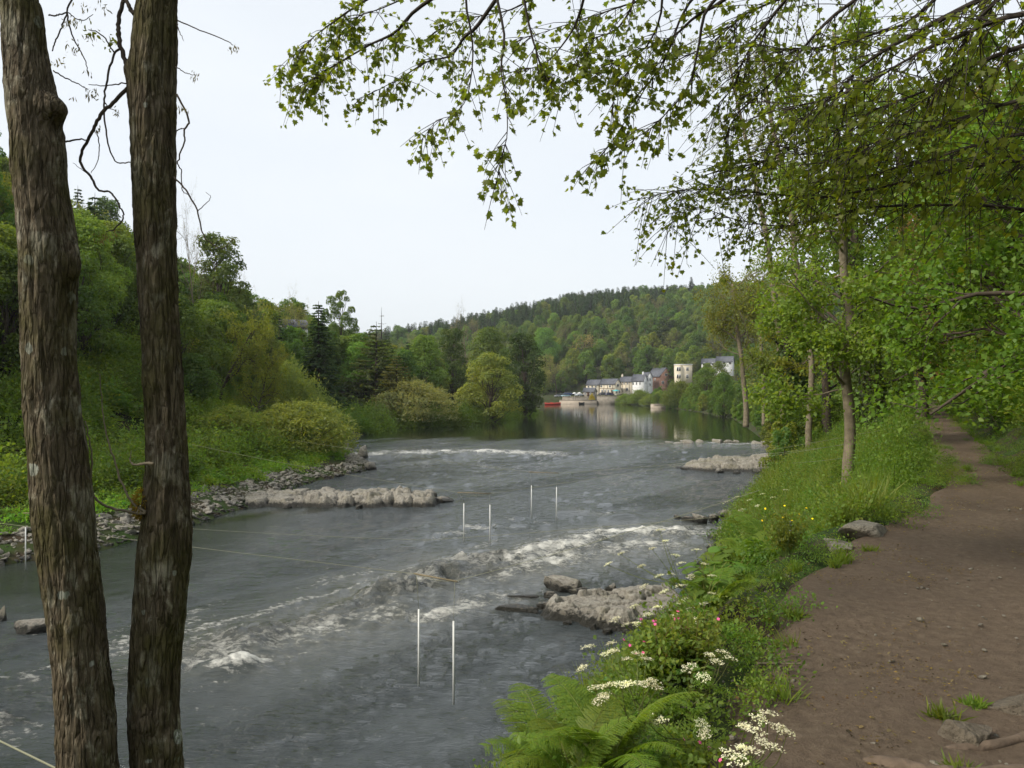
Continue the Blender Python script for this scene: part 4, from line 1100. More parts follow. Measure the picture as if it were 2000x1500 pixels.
def boat(name, label, u, v, length, width, rz, mat, z=UP, trim=TANWOOD, d=None):
    p = onz(u, v, z) if d is None else np.array([(u - 1000) / F * d, d, z])
    root = bpy.data.objects.new(name, None); C.objects.link(root); root.location = (p[0], p[1], z); root.rotation_euler = (0, 0, R(rz)); root['label'] = label; root['category'] = 'boat'
    n = 13; t = np.linspace(-1, 1, n)
    hw = width / 2 * (1 - np.abs(t) ** 2.6) * np.where(t < 0, .92 + .08 * (1 + t), 1) + .03; sh_ = .75 + .22 * t ** 2
    V = []
    for i in range(n):
        x_ = t[i] * length / 2
        V += [(x_, -hw[i], sh_[i]), (x_ * .96, -hw[i] * .75, -.05), (x_ * .95, hw[i] * .75, -.05), (x_, hw[i], sh_[i]), (x_, hw[i] - .06, sh_[i]), (x_ * .95, hw[i] * .62, .15), (x_ * .95, -hw[i] * .62, .15), (x_, -hw[i] + .06, sh_[i])]
    Fq = [[i * 8 + k, i * 8 + (k + 1) % 8, (i + 1) * 8 + (k + 1) % 8, (i + 1) * 8 + k] for i in range(n - 1) for k in range(8)]
    obj('hull', Geo().add(np.array(V), np.array(Fq)), mat, root)
    for i in (-.5, -.1, .3):
        obj('seat', Geo().add(*box(i * length / 2 - .15, i * length / 2 + .15, -width * .36, width * .36, .5, .56)), trim, root)
    return root
boat('rowing_boat', 'red boat moored at the river bend, outer one', 1076, 789, 5.2, 1.5, 8, REDPAINT, d=300)
boat('rowing_boat', 'red boat moored behind the outer red boat', 1085, 789, 4.6, 1.4, 12, REDPAINT, d=306)
boat('rowing_boat', 'small dark boat tied below the low quay wall', 1136, 789, 2.6, 1.2, 10, BLACK, d=312)

tree('yellow_shrub', 'yellow-flowered shrub on the quay below the stone cottage', 'willow_b', 1156, 318.5, 766, 15, (.22, .20, .012), .2, cat='bush')
tree('willow_bush', 'willow bush beside the retaining wall under the white house', 'willow_b', 1220, 308, 766, 46, (.085, .115, .032), .4, cat='bush')
tree('willow_bush', 'willow bush in front of the narrow white house', 'willow_a', 1250, 300, 755, 58, (.075, .11, .03), 1.4, cat='bush')
tree('willow_bush', 'willow bush left of the pale stone landing', 'willow_b', 1272, 278, 768, 52, (.085, .11, .034), 2.4, cat='bush')
tree('willow_bush', 'round dark willow bush right of the pale stone landing', 'willow_a', 1330, 240, 733, 85, (.062, .08, .022), 2.4, cat='bush')
tree('leafy_tree', 'bushy tree hiding half of the white gabled house', 'broad_b', 1404, 262, 706, 62, (.07, .10, .024), .9)
tree('leafy_tree', 'leafy tree in front of the white house beside the villa', 'broad_a', 1382, 268, 709, 44, (.065, .10, .022), 2.9)
tree('leafy_tree', 'bright green tree below the white hidden house', 'broad_b', 1378, 215, 718, 85, (.062, .10, .024), .4)
tree('leafy_tree', 'dark green bush-like tree left of the pale forked tree', 'broad_b', 1412, 165, 728, 62, (.05, .088, .02), 1.4)
tree('leafy_tree', 'dark conical tree on the slope above the villa', 'far_c', 1300, 420, 622, 60, (.028, .05, .016), .4)
def skyline_fir(label, u, hgt, wpx, key, rz):
    ds = np.arange(360., 640., 10.); hs, *_ = land((u - 1000) / F * ds, ds); vs = HOR - (hs + hgt - CAMZ) / ds * F; k = int(np.argmin(vs))
    tree('fir_tree', label, key, u, float(ds[k]), float(vs[k]), wpx, (.02, .036, .02), rz)
skyline_fir('tallest of three firs standing on the right skyline', 1350, 24, 24, 'fir_a', .4)
skyline_fir('outermost of three skyline firs, towards the open hill', 1303, 19, 22, 'fir_a', 1.4)
skyline_fir('middle one of three skyline firs', 1322, 18, 20, 'fir_b', 2.0)
tree('leafy_tree', 'bright green round tree on the hillside above the quay', 'broad_a', 1065, 395, 640, 75, (.062, .115, .022), 1.4)
tree('leafy_tree', 'pale grey-brown tree on the hillside above the inn', 'far_thin', 1150, 400, 650, 75, (.13, .115, .065), 1.4)
tree('thin_tree', 'grey thin-leaved tree beside the quay at the bend', 'sparse_b', 1085, 350, 690, 62, (.12, .12, .05), .4)
#@@SECTION4@@

# ------------------------------------------------------------------ trees of the right bank
IVYC = (.038, .062, .014)
def px_tree(name, label, pts, d, nb, frange, blen, color, mat=PALE_BARK, seed=0, leafn=5, leafsize=.14, tmpl='leaf', lspread=.16, nchild=(0, 5, 4), extra=(), ivy=None, spread_=.95, down=2.5, trop=.06, dslope=0.0, maxl=3, aspect=.6):
    rng = np.random.default_rng(seed)
    P = np.array([px(u, v, d + dslope * i) for i, (u, v, r) in enumerate(pts)]); rr = np.array([r * d / F for _, _, r in pts])
    base = P[0] + np.array([0, 0, -down]); P = np.vstack([base, P]); rr = np.concatenate([[rr[0] * 1.2], rr])
    n = 44; S = spline(P, n); S[2:, :2] += np.stack([.03 * fbm(S[2:, 2] * 1.1, 0, 0, 3, seed), .03 * fbm(S[2:, 2] * 1.1, 9, 0, 3, seed)], -1); rs = np.interp(np.linspace(0, len(P) - 1, n), np.arange(len(P)), rr)
    root = bpy.data.objects.new(name, None); C.objects.link(root); root.location = base; root['label'] = label; root['category'] = 'tree'
    inv = Matrix.Translation(-Vector(base))
    T, B, L, tips = Geo(), Geo(), Geo(), []
    V, Fs = tube(S, rs, 14)
    nn_ = .12 * fbm(V[:, 0] * 9, V[:, 1] * 9, V[:, 2] * 3, 3, seed); ctr = np.repeat(S, 14, 0)
    T.add(ctr + (V - ctr) * (1 + nn_)[:, None], Fs)
    for f0, dirv, ln, r0 in extra:
        k = int(f0 * (n - 1)); grow(rng, B, S[k], unit(np.array(dirv, float)), ln, r0, 1, maxl, tips, (0, 7, 5), .8, .5, trop)
    for i in range(nb):
        f = frange[0] + (frange[1] - frange[0]) * (i + rng.random()) / nb; k = int(f * (n - 1))
        th = i * 2.399 + rng.normal() * .5; dv = unit(np.array([math.cos(th), math.sin(th), rng.uniform(.05, .7)]))
        grow(rng, B, S[k], dv, blen * rng.uniform(.6, 1.2) * (1.15 - .5 * (f - frange[0]) / (frange[1] - frange[0] + 1e-6)), rs[k] * .30, 1, maxl, tips, nchild, spread_, .52, trop)
    parts = [('trunk', T, mat, None), ('branches', B, mat, None)]
    if tips and leafn:
        Q = np.repeat(np.concatenate([t[1:] for t in tips]), leafn, 0); m = len(Q); Q = Q + rng.normal(size=(m, 3)) * lspread
        nr = unit(rng.normal(size=(m, 3)) * .6 + np.array([0, 0, .9])); ax = unit(rng.normal(size=(m, 3)) + np.array([0, 0, -.35])); s = leafsize * rng.uniform(.6, 1.3, m)
        leaves(L, Q, ax, nr, s, s * aspect, tmpl, np.clip(.5 + rng.normal(size=m) * .25, 0, 1)); parts.append(('crown', L, LM(color), None))
    if ivy:
        I = Geo(); m, f0, f1, off, ls = ivy; f = rng.uniform(f0, f1, m); k = (f * (n - 1)).astype(int)
        dd = rdir(rng, m); dd[:, 2] *= .3; dd = unit(dd)
        bulge = 1 + .6 * fbm(f * 14, dd[:, 0] * 1.5, dd[:, 1] * 1.5, 3, seed + 3)
        Q = S[k] + dd * (rs[k] + off * rng.uniform(.2, 1, m) * bulge)[:, None] + np.array([0, 0, 1]) * rng.normal(size=(m, 1)) * .12
        s = ls * rng.uniform(.6, 1.3, m)
        leaves(I, Q, unit(rng.normal(size=(m, 3)) * .5 + np.array([0, 0, -.8]) + dd * .4), dd + rng.normal(size=(m, 3)) * .4, s, s * .8, 'leaf', np.clip(.4 + rng.normal(size=m) * .22, 0, 1)); parts.append(('ivy', I, LM(IVYC), None))
    for nm, gg, mm, _ in parts:
        if gg.n:
            o = obj(nm, gg, mm, root, smooth_shade=nm in ('trunk', 'branches')); o.matrix_parent_inverse = inv
    return root

px_tree('slim_tree', 'slim pale-barked tree standing alone beside the footpath', [(1655, 940, 11), (1660, 860, 10.5), (1656, 780, 10), (1649, 705, 10), (1660, 640, 9), (1652, 560, 8), (1646, 470, 8), (1640, 370, 7), (1634, 220, 5), (1628, 60, 3)], 22, 16, (.42, .98), 3.0, (.085, .125, .022), seed=61,
        leafn=9, leafsize=.13, tmpl='rhomb', aspect=.75, extra=[(.34, (-.9, -.2, .75), 2.6, .055), (.38, (-.8, .3, .9), 2.2, .04), (.33, (-.9, -.3, .1), 2.2, .03), (.45, (.7, -.3, .4), 1.8, .03)])
px_tree('ivy_tree', 'ivy-clad leaning tree just behind the slim tree', [(1712, 850, 20), (1700, 780, 18), (1688, 690, 16), (1676, 600, 14), (1668, 480, 11), (1660, 330, 8), (1655, 160, 4)], 36, 14, (.4, .98), 5, (.07, .105, .02), mat=TWIG, seed=62, ivy=(5200, .04, .62, .42, .16), leafn=6, leafsize=.2)
px_tree('ivy_stump', 'dark ivy-smothered leaning trunk by the water, left of slim tree', [(1585, 840, 13), (1568, 800, 13), (1552, 750, 12), (1540, 700, 9), (1536, 655, 6)], 52, 8, (.55, .98), 3.2, (.075, .105, .022), mat=DARK_BARK, seed=63, ivy=(3600, .2, .85, .55, .24), leafn=5, leafsize=.24)
px_tree('forked_tree', 'pale forked tree with thin bronze-green crown above the bank', [(1457, 795, 5), (1452, 740, 4.4), (1447, 690, 4), (1440, 645, 3.6), (1436, 600, 2.6), (1430, 555, 1.6)], 92, 15, (.45, .98), 6.0, (.092, .108, .026), seed=64, leafn=5, leafsize=.30, extra=[(.62, (.7, 0, .8), 5, .14), (.6, (-.8, .2, .7), 5, .12)], lspread=.35, tmpl='rhomb')
px_tree('twin_tree', 'thin bronze-leaved tree right of the pale forked tree', [(1492, 790, 3.6), (1490, 730, 3.2), (1486, 660, 3), (1488, 600, 2.2), (1490, 540, 1.4)], 88, 13, (.4, .98), 5.5, (.088, .106, .026), seed=65, leafn=4, leafsize=.30, lspread=.35, tmpl='rhomb')
px_tree('airy_tree', 'tall half-bare tree with pale leaning stem against the sky', [(1580, 820, 6), (1585, 700, 5.5), (1560, 560, 5), (1545, 420, 4.6), (1520, 300, 5), (1500, 200, 3.6), (1490, 110, 2)], 44, 20, (.45, .99), 5.2, (.10, .115, .04), seed=66, leafn=1, leafsize=.12, lspread=.1, nchild=(0, 7, 5), spread_=.8, trop=.03)
px_tree('airy_tree', 'tall half-bare tree farther along the bank, seen against sky', [(1530, 800, 6), (1520, 650, 5.5), (1500, 480, 5), (1470, 330, 4), (1440, 200, 3), (1425, 120, 2)], 58, 18, (.5, .99), 6, (.11, .12, .045), seed=67, leafn=2, leafsize=.13, lspread=.14, nchild=(0, 7, 5), spread_=.8, trop=.03)
px_tree('yellow_tree', 'yellow-green leafy tree behind the slim tree', [(1615, 830, 9), (1612, 720, 8), (1600, 600, 7), (1590, 480, 5), (1585, 380, 3)], 48, 18, (.32, .98), 5, (.105, .13, .02), mat=TWIG, seed=68, leafn=6, leafsize=.2, tmpl='rhomb', aspect=.75)
px_tree('shade_tree', 'leafy tree on the slope right of the footpath bend', [(1800, 770, 11), (1790, 700, 10), (1770, 560, 10), (1762, 400, 8), (1750, 200, 5)], 34, 22, (.32, .98), 4.6, (.06, .105, .018), mat=TWIG, seed=69, leafn=11, leafsize=.16, tmpl='rhomb', aspect=.75)
px_tree('shade_tree', 'leafy tree overhanging the footpath on its uphill side', [(2060, 830, 16), (2040, 700, 15), (2000, 540, 13), (1960, 380, 11), (1920, 160, 7)], 19, 24, (.42, .98), 3.2, (.065, .112, .016), mat=TWIG, seed=70, leafn=13, leafsize=.12, trop=.1, tmpl='rhomb', aspect=.75)
px_tree('creeper_tree', 'brownish tree hung with dead creeper above the footpath', [(1985, 760, 13), (1960, 640, 12), (1925, 500, 11), (1905, 360, 9), (1900, 180, 7)], 25, 14, (.3, .98), 3.2, (.105, .080, .036), mat=TWIG, seed=71, leafn=4, leafsize=.13, ivy=None, nchild=(0, 7, 5))
px_tree('shade_tree', 'leafy tree at the frame edge above the footpath', [(2040, 900, 24), (2035, 700, 22), (2020, 450, 18), (2010, 200, 12)], 13, 22, (.4, .98), 2.6, (.066, .118, .018), mat=TWIG, seed=72, leafn=12, leafsize=.105, tmpl='rhomb', aspect=.75)
px_tree('shade_tree', 'leafy tree high on the slope behind the creeper tree', [(1830, 640, 12), (1828, 520, 11), (1822, 400, 9), (1815, 200, 6)], 38, 22, (.12, .98), 5, (.072, .115, .02), mat=TWIG, seed=73, leafn=11, leafsize=.17, tmpl='rhomb', aspect=.75)

# bushes and low plants on the slope right of the path, and beside it
rng = np.random.default_rng(140)
def leafy_clump(seed, n, Rd, Ht, size, aspect=.62): return clump(seed, n, Rd, Ht, size, aspect, 'leaf', up=.8)
shr = [srcobj('shrub', [(leafy_clump(80 + i, 1300, 1.0, 1.9, .10), LEAF)], c) for i, c in enumerate([(.06, .11, .018), (.075, .13, .02), (.045, .085, .016), (.10, .135, .022)])]
hrb = [srcobj('herb', [(leafy_clump(90 + i, 330, .42, .5, .052), LEAF)], c) for i, c in enumerate([(.066, .112, .02), (.085, .122, .022), (.050, .092, .018)])]
def grass_src(seed, n=70, L_=.32, w=.011, rad=.12, lean=.5):
    r = np.random.default_rng(seed); g = Geo(); P = r.normal(size=(n, 3)) * rad * .5; P[:, 2] = 0
    ax = unit(np.stack([r.normal(size=n) * lean, r.normal(size=n) * lean, np.ones(n)], -1)); nr = rdir(r, n); l = L_ * r.uniform(.5, 1.2, n)
    leaves(g, P, ax, nr, l, w * r.uniform(.7, 1.3, n) * 2, 'blade', np.clip(.5 + r.normal(size=n) * .25, 0, 1)); return g
grs = [srcobj('grass', [(grass_src(110 + i, *a_), LEAF)], c) for i, (a_, c) in enumerate([((70,), (.075, .115, .02)), ((60, .62, .010, .16, .35), (.095, .125, .03)), ((60, .5, .009, .2, .6), (.07, .105, .02))])]
X, Y, h, s, p = spread(rng, 36000, 2, 80, 6, 70, lambda X, Y, h, s, side, p, dp: (side > 0) & (p > 1.35) & (p < 22) & (rng.random(len(X)) < np.clip(1.5 - p / 14, .25, 1)))
scatter('slope_bushes', 'leafy bushes covering the slope above the footpath', np.stack([X, Y, h - .1], -1), zrot(rng, len(X), .15), rng.uniform(.6, 1.4, len(X)) * (.75 + .6 * smooth(8, 30, Y)), rng.choice(4, len(X)), shr)
X, Y, h, s, p = spread(rng, 34000, -4, 40, 2, 60, lambda X, Y, h, s, side, p, dp: (side > 0) & (dp > -.16 - .12 * smooth(8, 11, Y) + .42 * fbm(X * 1.3, Y * 1.3, 0, 3, 8)) & (p < 3.0) & (s > .6) & (rng.random(len(X)) < np.clip(14 / (Y + 4), .25, 1)))
keep = ~((Y < 6.0) & (X < -.2)) & ~((p > 0) & (Y < 4.5))
for su, sd, sr in ((1690, 8.3, .62), (1640, 7.6, .38)):
    keep &= np.hypot(X - (su - 1000) / F * sd, (Y - sd + .2)) > sr
X, Y, h, s, p = (a[keep] for a in (X, Y, h, s, p))
near_edge = np.abs(p) < np.where(Y < 10, .28, .55 + .35 * smooth(10, 16, Y))
pid = np.where(near_edge, rng.choice([0, 1, 3, 2], len(X)), rng.choice(6, len(X), p=[.23, .19, .20, .06, .17, .15]))
scl = rng.uniform(.6, 1.35, len(X)) * (.62 + .38 * smooth(6, 11, Y)) * np.where(near_edge, np.where(Y > 9, .42, .7), 1) * np.where((pid > 3) & (Y < 7), .6, 1) * (1 + .5 * smooth(14, 40, Y) * ~near_edge)
scatter('verge_herbs', 'nettles, grass and herbs covering the bank beside the footpath', np.stack([X, Y, h - .03], -1), zrot(rng, len(X), .12), scl, pid, hrb + grs)
X, Y, h, s, p = spread(rng, 900, 4, 40, 16, 75, lambda X, Y, h, s, side, p, dp: (side > 0) & (p < -1.4) & (s > 1.0) & ((X / Y > .36) | (Y < 12)))
scatter('waterside_bushes', 'waterside bushes on the bank below the footpath', np.stack([X, Y, h - .15], -1), zrot(rng, len(X), .12), rng.uniform(.5, .95, len(X)) * (.6 + .5 * smooth(16, 50, Y)), rng.choice(4, len(X)), shr)

nsrc = variants('broad_b', [(.06, .108, .018), (.075, .125, .02)]) + variants('broad_c', [(.05, .09, .016), (.08, .12, .022)])
X, Y, h, s, p = spread(rng, 1700, 6, 80, 9, 62, lambda X, Y, h, s, side, p, dp: (side > 0) & (p > 2.2) & (p < 26) & (X / Y > .5))
scatter('slope_saplings', 'young trees and saplings crowding the slope above the footpath', np.stack([X, Y, h - .3], -1), zrot(rng, len(X), .08), rng.uniform(.32, .62, len(X)) * (1 + .6 * smooth(5, 10, p)), rng.choice(4, len(X)), nsrc)

d_ = dict(trunk=Geo().add(*tube([(0, 0, -.3), (.05, 0, .6), (.1, 0, 1.1)], [.03, .02, .008], 5, False)), crown=leafy_clump(88, 5200, 1.0, 1.9, .075), H=1.75, R=1.25)
proto('leafbush', d_)
tree('leafy_bush', 'rounded leafy bush on the river side of the footpath bend', 'leafbush', 1768, 15.5, 800, 150, (.062, .105, .018), .4, cat='bush')
tree('leafy_bush', 'lower leafy bush in front of the rounded path-side bush', 'leafbush', 1748, 12.6, 852, 160, (.070, .118, .018), 1.4, cat='bush')
tree('leafy_bush', 'leafy bush at the foot of the slim tree', 'leafbush', 1690, 19, 850, 90, (.07, .115, .02), 2.4, cat='bush')

# leaf litter and pebbles on the path
def flat_leaf(seed): 
    g = Geo(); r = np.random.default_rng(seed); n = 14
    P = r.normal(size=(n, 3)) * np.array([.09, .09, 0]); P[:, 2] = r.uniform(.004, .012, n); ax = rdir(r, n); ax[:, 2] *= .2; s = r.uniform(.012, .034, n)
    leaves(g, P, ax, np.array([0, 0, 1.0]) + r.normal(size=(n, 3)) * .25, s, s * .6, 'leaf', np.clip(r.random(n), 0, 1)); return g
lit = [srcobj('litter', [(flat_leaf(120 + i), LEAF)], c) for i, c in enumerate([(.075, .052, .031), (.115, .088, .05), (.03, .021, .014), (.095, .08, .034)])]
def pebble_geo(seed, sub=1):
    bm = bmesh.new(); bmesh.ops.create_icosphere(bm, subdivisions=sub, radius=1); V = np.array([v.co[:] for v in bm.verts]); Fc = np.array([[v.index for v in f.verts] for f in bm.faces]); bm.free()
    r = np.random.default_rng(seed)
    for _ in range(7):
        n_ = rdir(r, 1)[0]; c = r.uniform(.45, .8); dd = V @ n_; V = V - np.where(dd > c, dd - c, 0)[:, None] * n_
    return Geo().add(V * np.array([1, .8, .55]), Fc)
pbm = [bpy.data.objects.new('pebble', mesh_of('pebble', [(pebble_geo(130 + i), DRYROCK)])) for i in range(3)]
X, Y, h, s, p = spread(rng, 9000, -1, 14, 1.5, 22, lambda X, Y, h, s, side, p, dp: (dp < .25) & (rng.random(len(X)) < np.clip(5 / Y, .2, 1)) & (fbm(X * .9, Y * .9, 0, 2, 4) + (dp + .8) * .35 > -.12))
zz = np.full(len(X), 4.7) + .012 + .022 * fbm(X * 2.2, Y * 2.2, 0, 4, 71)
scatter('leaf_litter', 'small dead leaves scattered on the dirt footpath', np.stack([X, Y, zz], -1), zrot(rng, len(X), .05), rng.uniform(.5, 1.1, len(X)), rng.choice(4, len(X)), lit)
X, Y, h, s, p = spread(rng, 6000, -1, 14, 1.5, 22, lambda X, Y, h, s, side, p, dp: (dp < .15) & (rng.random(len(X)) < np.clip(5 / Y, .2, 1)))
zz = np.full(len(X), 4.7) + .008 + .022 * fbm(X * 2.2, Y * 2.2, 0, 4, 71)
scatter('path_pebbles', 'pebbles trodden into the dirt footpath', np.stack([X, Y, zz], -1), zrot(rng, len(X), .2), np.exp(rng.normal(size=len(X)) * .55) * .011, rng.choice(3, len(X)), pbm)

# ------------------------------------------------------------------ the two trunks in front
def front_trunk(name, label, edges, d, knots, seed, z_lo=-3.2, z_hi=4.5):
    E = np.array(edges, float)          # rows: v, left u, right u
    zs = CAMZ - (E[:, 0] - HOR) / F * d; cx = ((E[:, 1] + E[:, 2]) / 2 - 1000) / F * d; rr = (E[:, 2] - E[:, 1]) / 2 / F * d * .93 * np.cos(np.arctan(((E[:, 1] + E[:, 2]) / 2 - 1000) / F))
    o = np.argsort(zs); zs, cx, rr = zs[o], cx[o], rr[o]
    sb = (cx[2] - cx[0]) / (zs[2] - zs[0]); st = (cx[-1] - cx[-3]) / (zs[-1] - zs[-3])
    zs = np.concatenate([[zs[0] + z_lo], zs, [zs[-1] + z_hi]]); cx = np.concatenate([[cx[0] + sb * z_lo * .6], cx, [cx[-1] + st * z_hi]]); rr = np.concatenate([[rr[0] * 1.5], rr, [rr[-1] * .62]])
    nz, na = 430, 104
    z_ = np.concatenate([np.linspace(zs[0], zs[1], 40, endpoint=False), np.linspace(zs[1], zs[-2], nz), np.linspace(zs[-2], zs[-1], 41)[1:]]); nr_ = len(z_)
    ker = np.exp(-np.linspace(-2, 2, 25) ** 2); ker /= ker.sum()
    sm = lambda a: np.convolve(np.pad(a, 12, mode='edge'), ker, 'valid')
    c_ = sm(np.interp(z_, zs, cx)); r_ = sm(np.interp(z_, zs, rr))
    th = np.arange(na) / na * 2 * PI
    A, Z = np.meshgrid(th, z_); Rr = np.repeat(r_[:, None], na, 1)
    ux, uy = np.cos(A), np.sin(A)
    disp = .016 * fbm(ux * 1.3, uy * 1.3, Z * 1.6, 3, seed) + .011 * (1 - 2.4 * np.abs(fbm(ux * 6.5, uy * 6.5, Z * 3.4, 3, seed + 5))) + .004 * fbm(ux * 14, uy * 14, Z * 22, 3, seed + 9)
    for kv, ang, amp, sz in knots:
        zk = CAMZ - (kv - HOR) / F * d
        da = np.angle(np.exp(1j * (A - R(ang)))) * Rr
        q_ = np.sqrt(da ** 2 + ((Z - zk) / 1.15) ** 2) / sz
        disp += amp * np.exp(-q_ ** 2.6)
    Rr = Rr + disp
    V = np.stack([c_[:, None] + Rr * ux, d + Rr * uy, Z], -1).reshape(-1, 3)
    i, j = np.meshgrid(np.arange(nr_ - 1), np.arange(na), indexing='ij'); j2 = (j + 1) % na
    Fq = np.stack([i * na + j, i * na + j2, (i + 1) * na + j2, (i + 1) * na + j], -1).reshape(-1, 4)
    base = Vector((c_[0], d, z_[0]))
    root = bpy.data.objects.new(name, None); C.objects.link(root); root.location = base; root['label'] = label; root['category'] = 'tree'
    t = obj('trunk', Geo().add(V, Fq), BARK, root, smooth_shade=True); t.matrix_parent_inverse = Matrix.Translation(-base)
    root['inv'] = 0
    return root, Matrix.Translation(-base)

tA, invA = front_trunk('riverside_ash', 'thick lichened tree trunk nearest the left edge', [(0, 0, 86), (100, 4, 96), (200, 12, 118), (300, 22, 131), (350, 26, 132), (430, 32, 144), (500, 37, 156), (550, 38, 152), (650, 40, 150), (800, 45, 160), (900, 55, 175), (1000, 62, 185), (1100, 76, 195), (1200, 88, 206), (1300, 98, 217), (1400, 106, 230), (1500, 111, 236)], 3.7,
                          [(215, -15, .060, .055), (520, -10, .025, .06), (1210, -55, .014, .06), (1430, -20, .012, .08), (330, -120, .008, .06)], 301)
tB, invB = front_trunk('riverside_ash', 'slimmer lichened tree trunk right of the thick one', [(0, 268, 346), (160, 252, 345), (250, 256, 344), (350, 258, 344), (500, 264, 347), (650, 274, 353), (800, 284, 362), (900, 286, 368), (1000, 277, 375), (1100, 264, 374), (1200, 258, 366), (1300, 251, 355), (1400, 249, 352), (1450, 250, 356), (1500, 252, 358)], 3.9,
                          [(145, 200, .022, .045), (185, 195, .012, .05), (320, -5, .012, .03), (1390, -80, .026, .05), (1450, -20, .020, .06), (745, -110, .010, .06), (300, 190, .010, .03), (210, 0, .014, .04), (1050, 0, .008, .12), (480, -60, -.006, .05)], 302)

def twig(root, inv, pts, d, r0, r1, n=26, dd=0.0, name='twig', mat=TWIG, sides=6):
    P = np.array([px(u, v, d + dd * i / max(1, len(pts) - 1)) for i, (u, v) in enumerate(pts)])
    S = spline(P, n); rng_ = np.random.default_rng(int(abs(pts[0][0] * 7 + pts[0][1])))
    S[1:-1] += rng_.normal(size=(n - 2, 3)) * .0018
    o = obj(name, Geo().add(*tube(S, np.linspace(r0, r1, n), sides)), mat, root, smooth_shade=True); o.matrix_parent_inverse = inv
    return S
TW = [(tB, invB, [(347, 40), (384, 56), (443, 80), (455, 88)], .0035, .0018), (tB, invB, [(345, 184), (368, 232), (360, 256), (360, 277), (347, 317), (354, 333), (356, 370), (366, 380)], .0055, .002),
      (tB, invB, [(340, 346), (365, 374), (386, 413), (395, 453), (411, 475), (435, 485), (457, 466)], .005, .0018), (tB, invB, [(236, -30), (241, 0), (232, 35), (232, 67), (240, 107), (252, 139)], .009, .012),
      (tB, invB, [(256, 165), (224, 197), (197, 224), (184, 248), (171, 275), (156, 312), (176, 344), (191, 371), (216, 376), (233, 402), (241, 423), (224, 447), (208, 452)], .010, .0025),
      (tB, invB, [(236, 95), (224, 104), (211, 149), (204, 192), (204, 227), (211, 280), (227, 315), (256, 317)], .006, .003), (tA, invA, [(150, -20), (131, 24), (144, 75), (165, 115), (173, 149)], .005, .0018),
      (tA, invA, [(131, 24), (118, 60), (107, 83), (102, 100)], .004, .003), (tA, invA, [(104, 138), (133, 155), (160, 168), (172, 175)], .004, .002), (tA, invA, [(128, 277), (155, 272), (173, 275)], .005, .003),
      (tB, invB, [(256, 160), (213, 167), (173, 165)], .004, .0018), (tB, invB, [(224, 104), (197, 67), (173, 58)], .0045, .002), (tB, invB, [(204, 200), (215, 212), (228, 215)], .003, .0015), (tB, invB, [(188, 255), (194, 285), (190, 315), (178, 338)], .003, .0015),
      (tB, invB, [(345, 45), (352, 65), (359, 80)], .003, .0012), (tB, invB, [(342, 130), (362, 142), (382, 147)], .003, .0015), (tB, invB, [(342, 256), (352, 252), (359, 251)], .003, .0025), (tA, invA, [(131, 24), (160, 40), (182, 28)], .003, .0015),
      (tA, invA, [(95, 30), (112, 30), (131, 24)], .004, .004), (tB, invB, [(262, 28), (252, 12), (240, -10)], .012, .010), (tB, invB, [(386, 413), (400, 400), (412, 385), (402, 375)], .0025, .001), (tA, invA, [(176, 344), (158, 330), (142, 318)], .0025, .001)]
for a in TW: twig(a[0], a[1], a[2], 3.85, a[3], a[4], n=max(14, len(a[2]) * 5))
twig(tB, invB, [(300, 907), (280, 905), (262, 908), (254, 898), (257, 880)], 3.75, .010, .0015, name='curled_twig', mat=PALE_BARK)
twig(tB, invB, [(285, 1003), (255, 1000), (215, 992), (188, 975), (177, 950), (179, 905), (175, 860), (166, 822)], 3.8, .008, .003, n=40, name='shoot', mat=PALE_BARK)
twig(tB, invB, [(285, 1000), (262, 985), (240, 950), (225, 905), (208, 850), (200, 800), (195, 730)], 3.8, .007, .002, n=40, name='shoot', mat=PALE_BARK)
# hanging bunches of ash keys and a few opening leaves
rngk = np.random.default_rng(77)
K = {0: Geo(), 1: Geo()}; KL = Geo()
for u, v, n_, w in [(145, 38, 26, 16), (140, 92, 22, 26), (175, 68, 16, 18), (205, 20, 12, 18), (178, 182, 30, 16), (226, 216, 16, 8), (357, 212, 18, 10), (380, 148, 16, 10), (456, 92, 22, 12), (205, 460, 40, 18), (160, 12, 14, 22), (188, 252, 14, 10), (110, 120, 20, 14), (142, 190, 8, 8), (172, 140, 8, 8), (125, 45, 14, 12)]:
    P = np.array([px(u + rngk.normal() * w * .5, v + rngk.normal() * w * .4, 3.85 + rngk.normal() * .03) for _ in range(n_)])
    gk = K[0] if u < 130 or (u < 170 and v < 130) else K[1]
    s = rngk.uniform(.018, .032, n_); leaves(gk, P, unit(np.array([0, 0, -1.0]) + rngk.normal(size=(n_, 3)) * .35), rdir(rngk, n_), s, s * .26, 'rhomb', rngk.random(n_))
for u, v in [(170, 60), (182, 62), (192, 66), (215, 85), (220, 78), (214, 95), (226, 72)]:
    for _ in range(4):
        P = px(u + rngk.normal() * 5, v + rngk.normal() * 5, 3.85); s = rngk.uniform(.02, .035); leaves(KL, P[None], rdir(rngk, 1) + np.array([0, 0, -.3]), rdir(rngk, 1), s, s * .6, 'leaf', [.6])
for k, (rt, iv) in enumerate(((tA, invA), (tB, invB))):
    o = obj('ash_keys', K[k], LM((.085, .075, .042)), rt); o.matrix_parent_inverse = iv; o['kind'] = 'stuff'
o = obj('young_leaves', KL, LM((.12, .15, .03)), tB); o.matrix_parent_inverse = invB; o['kind'] = 'stuff'
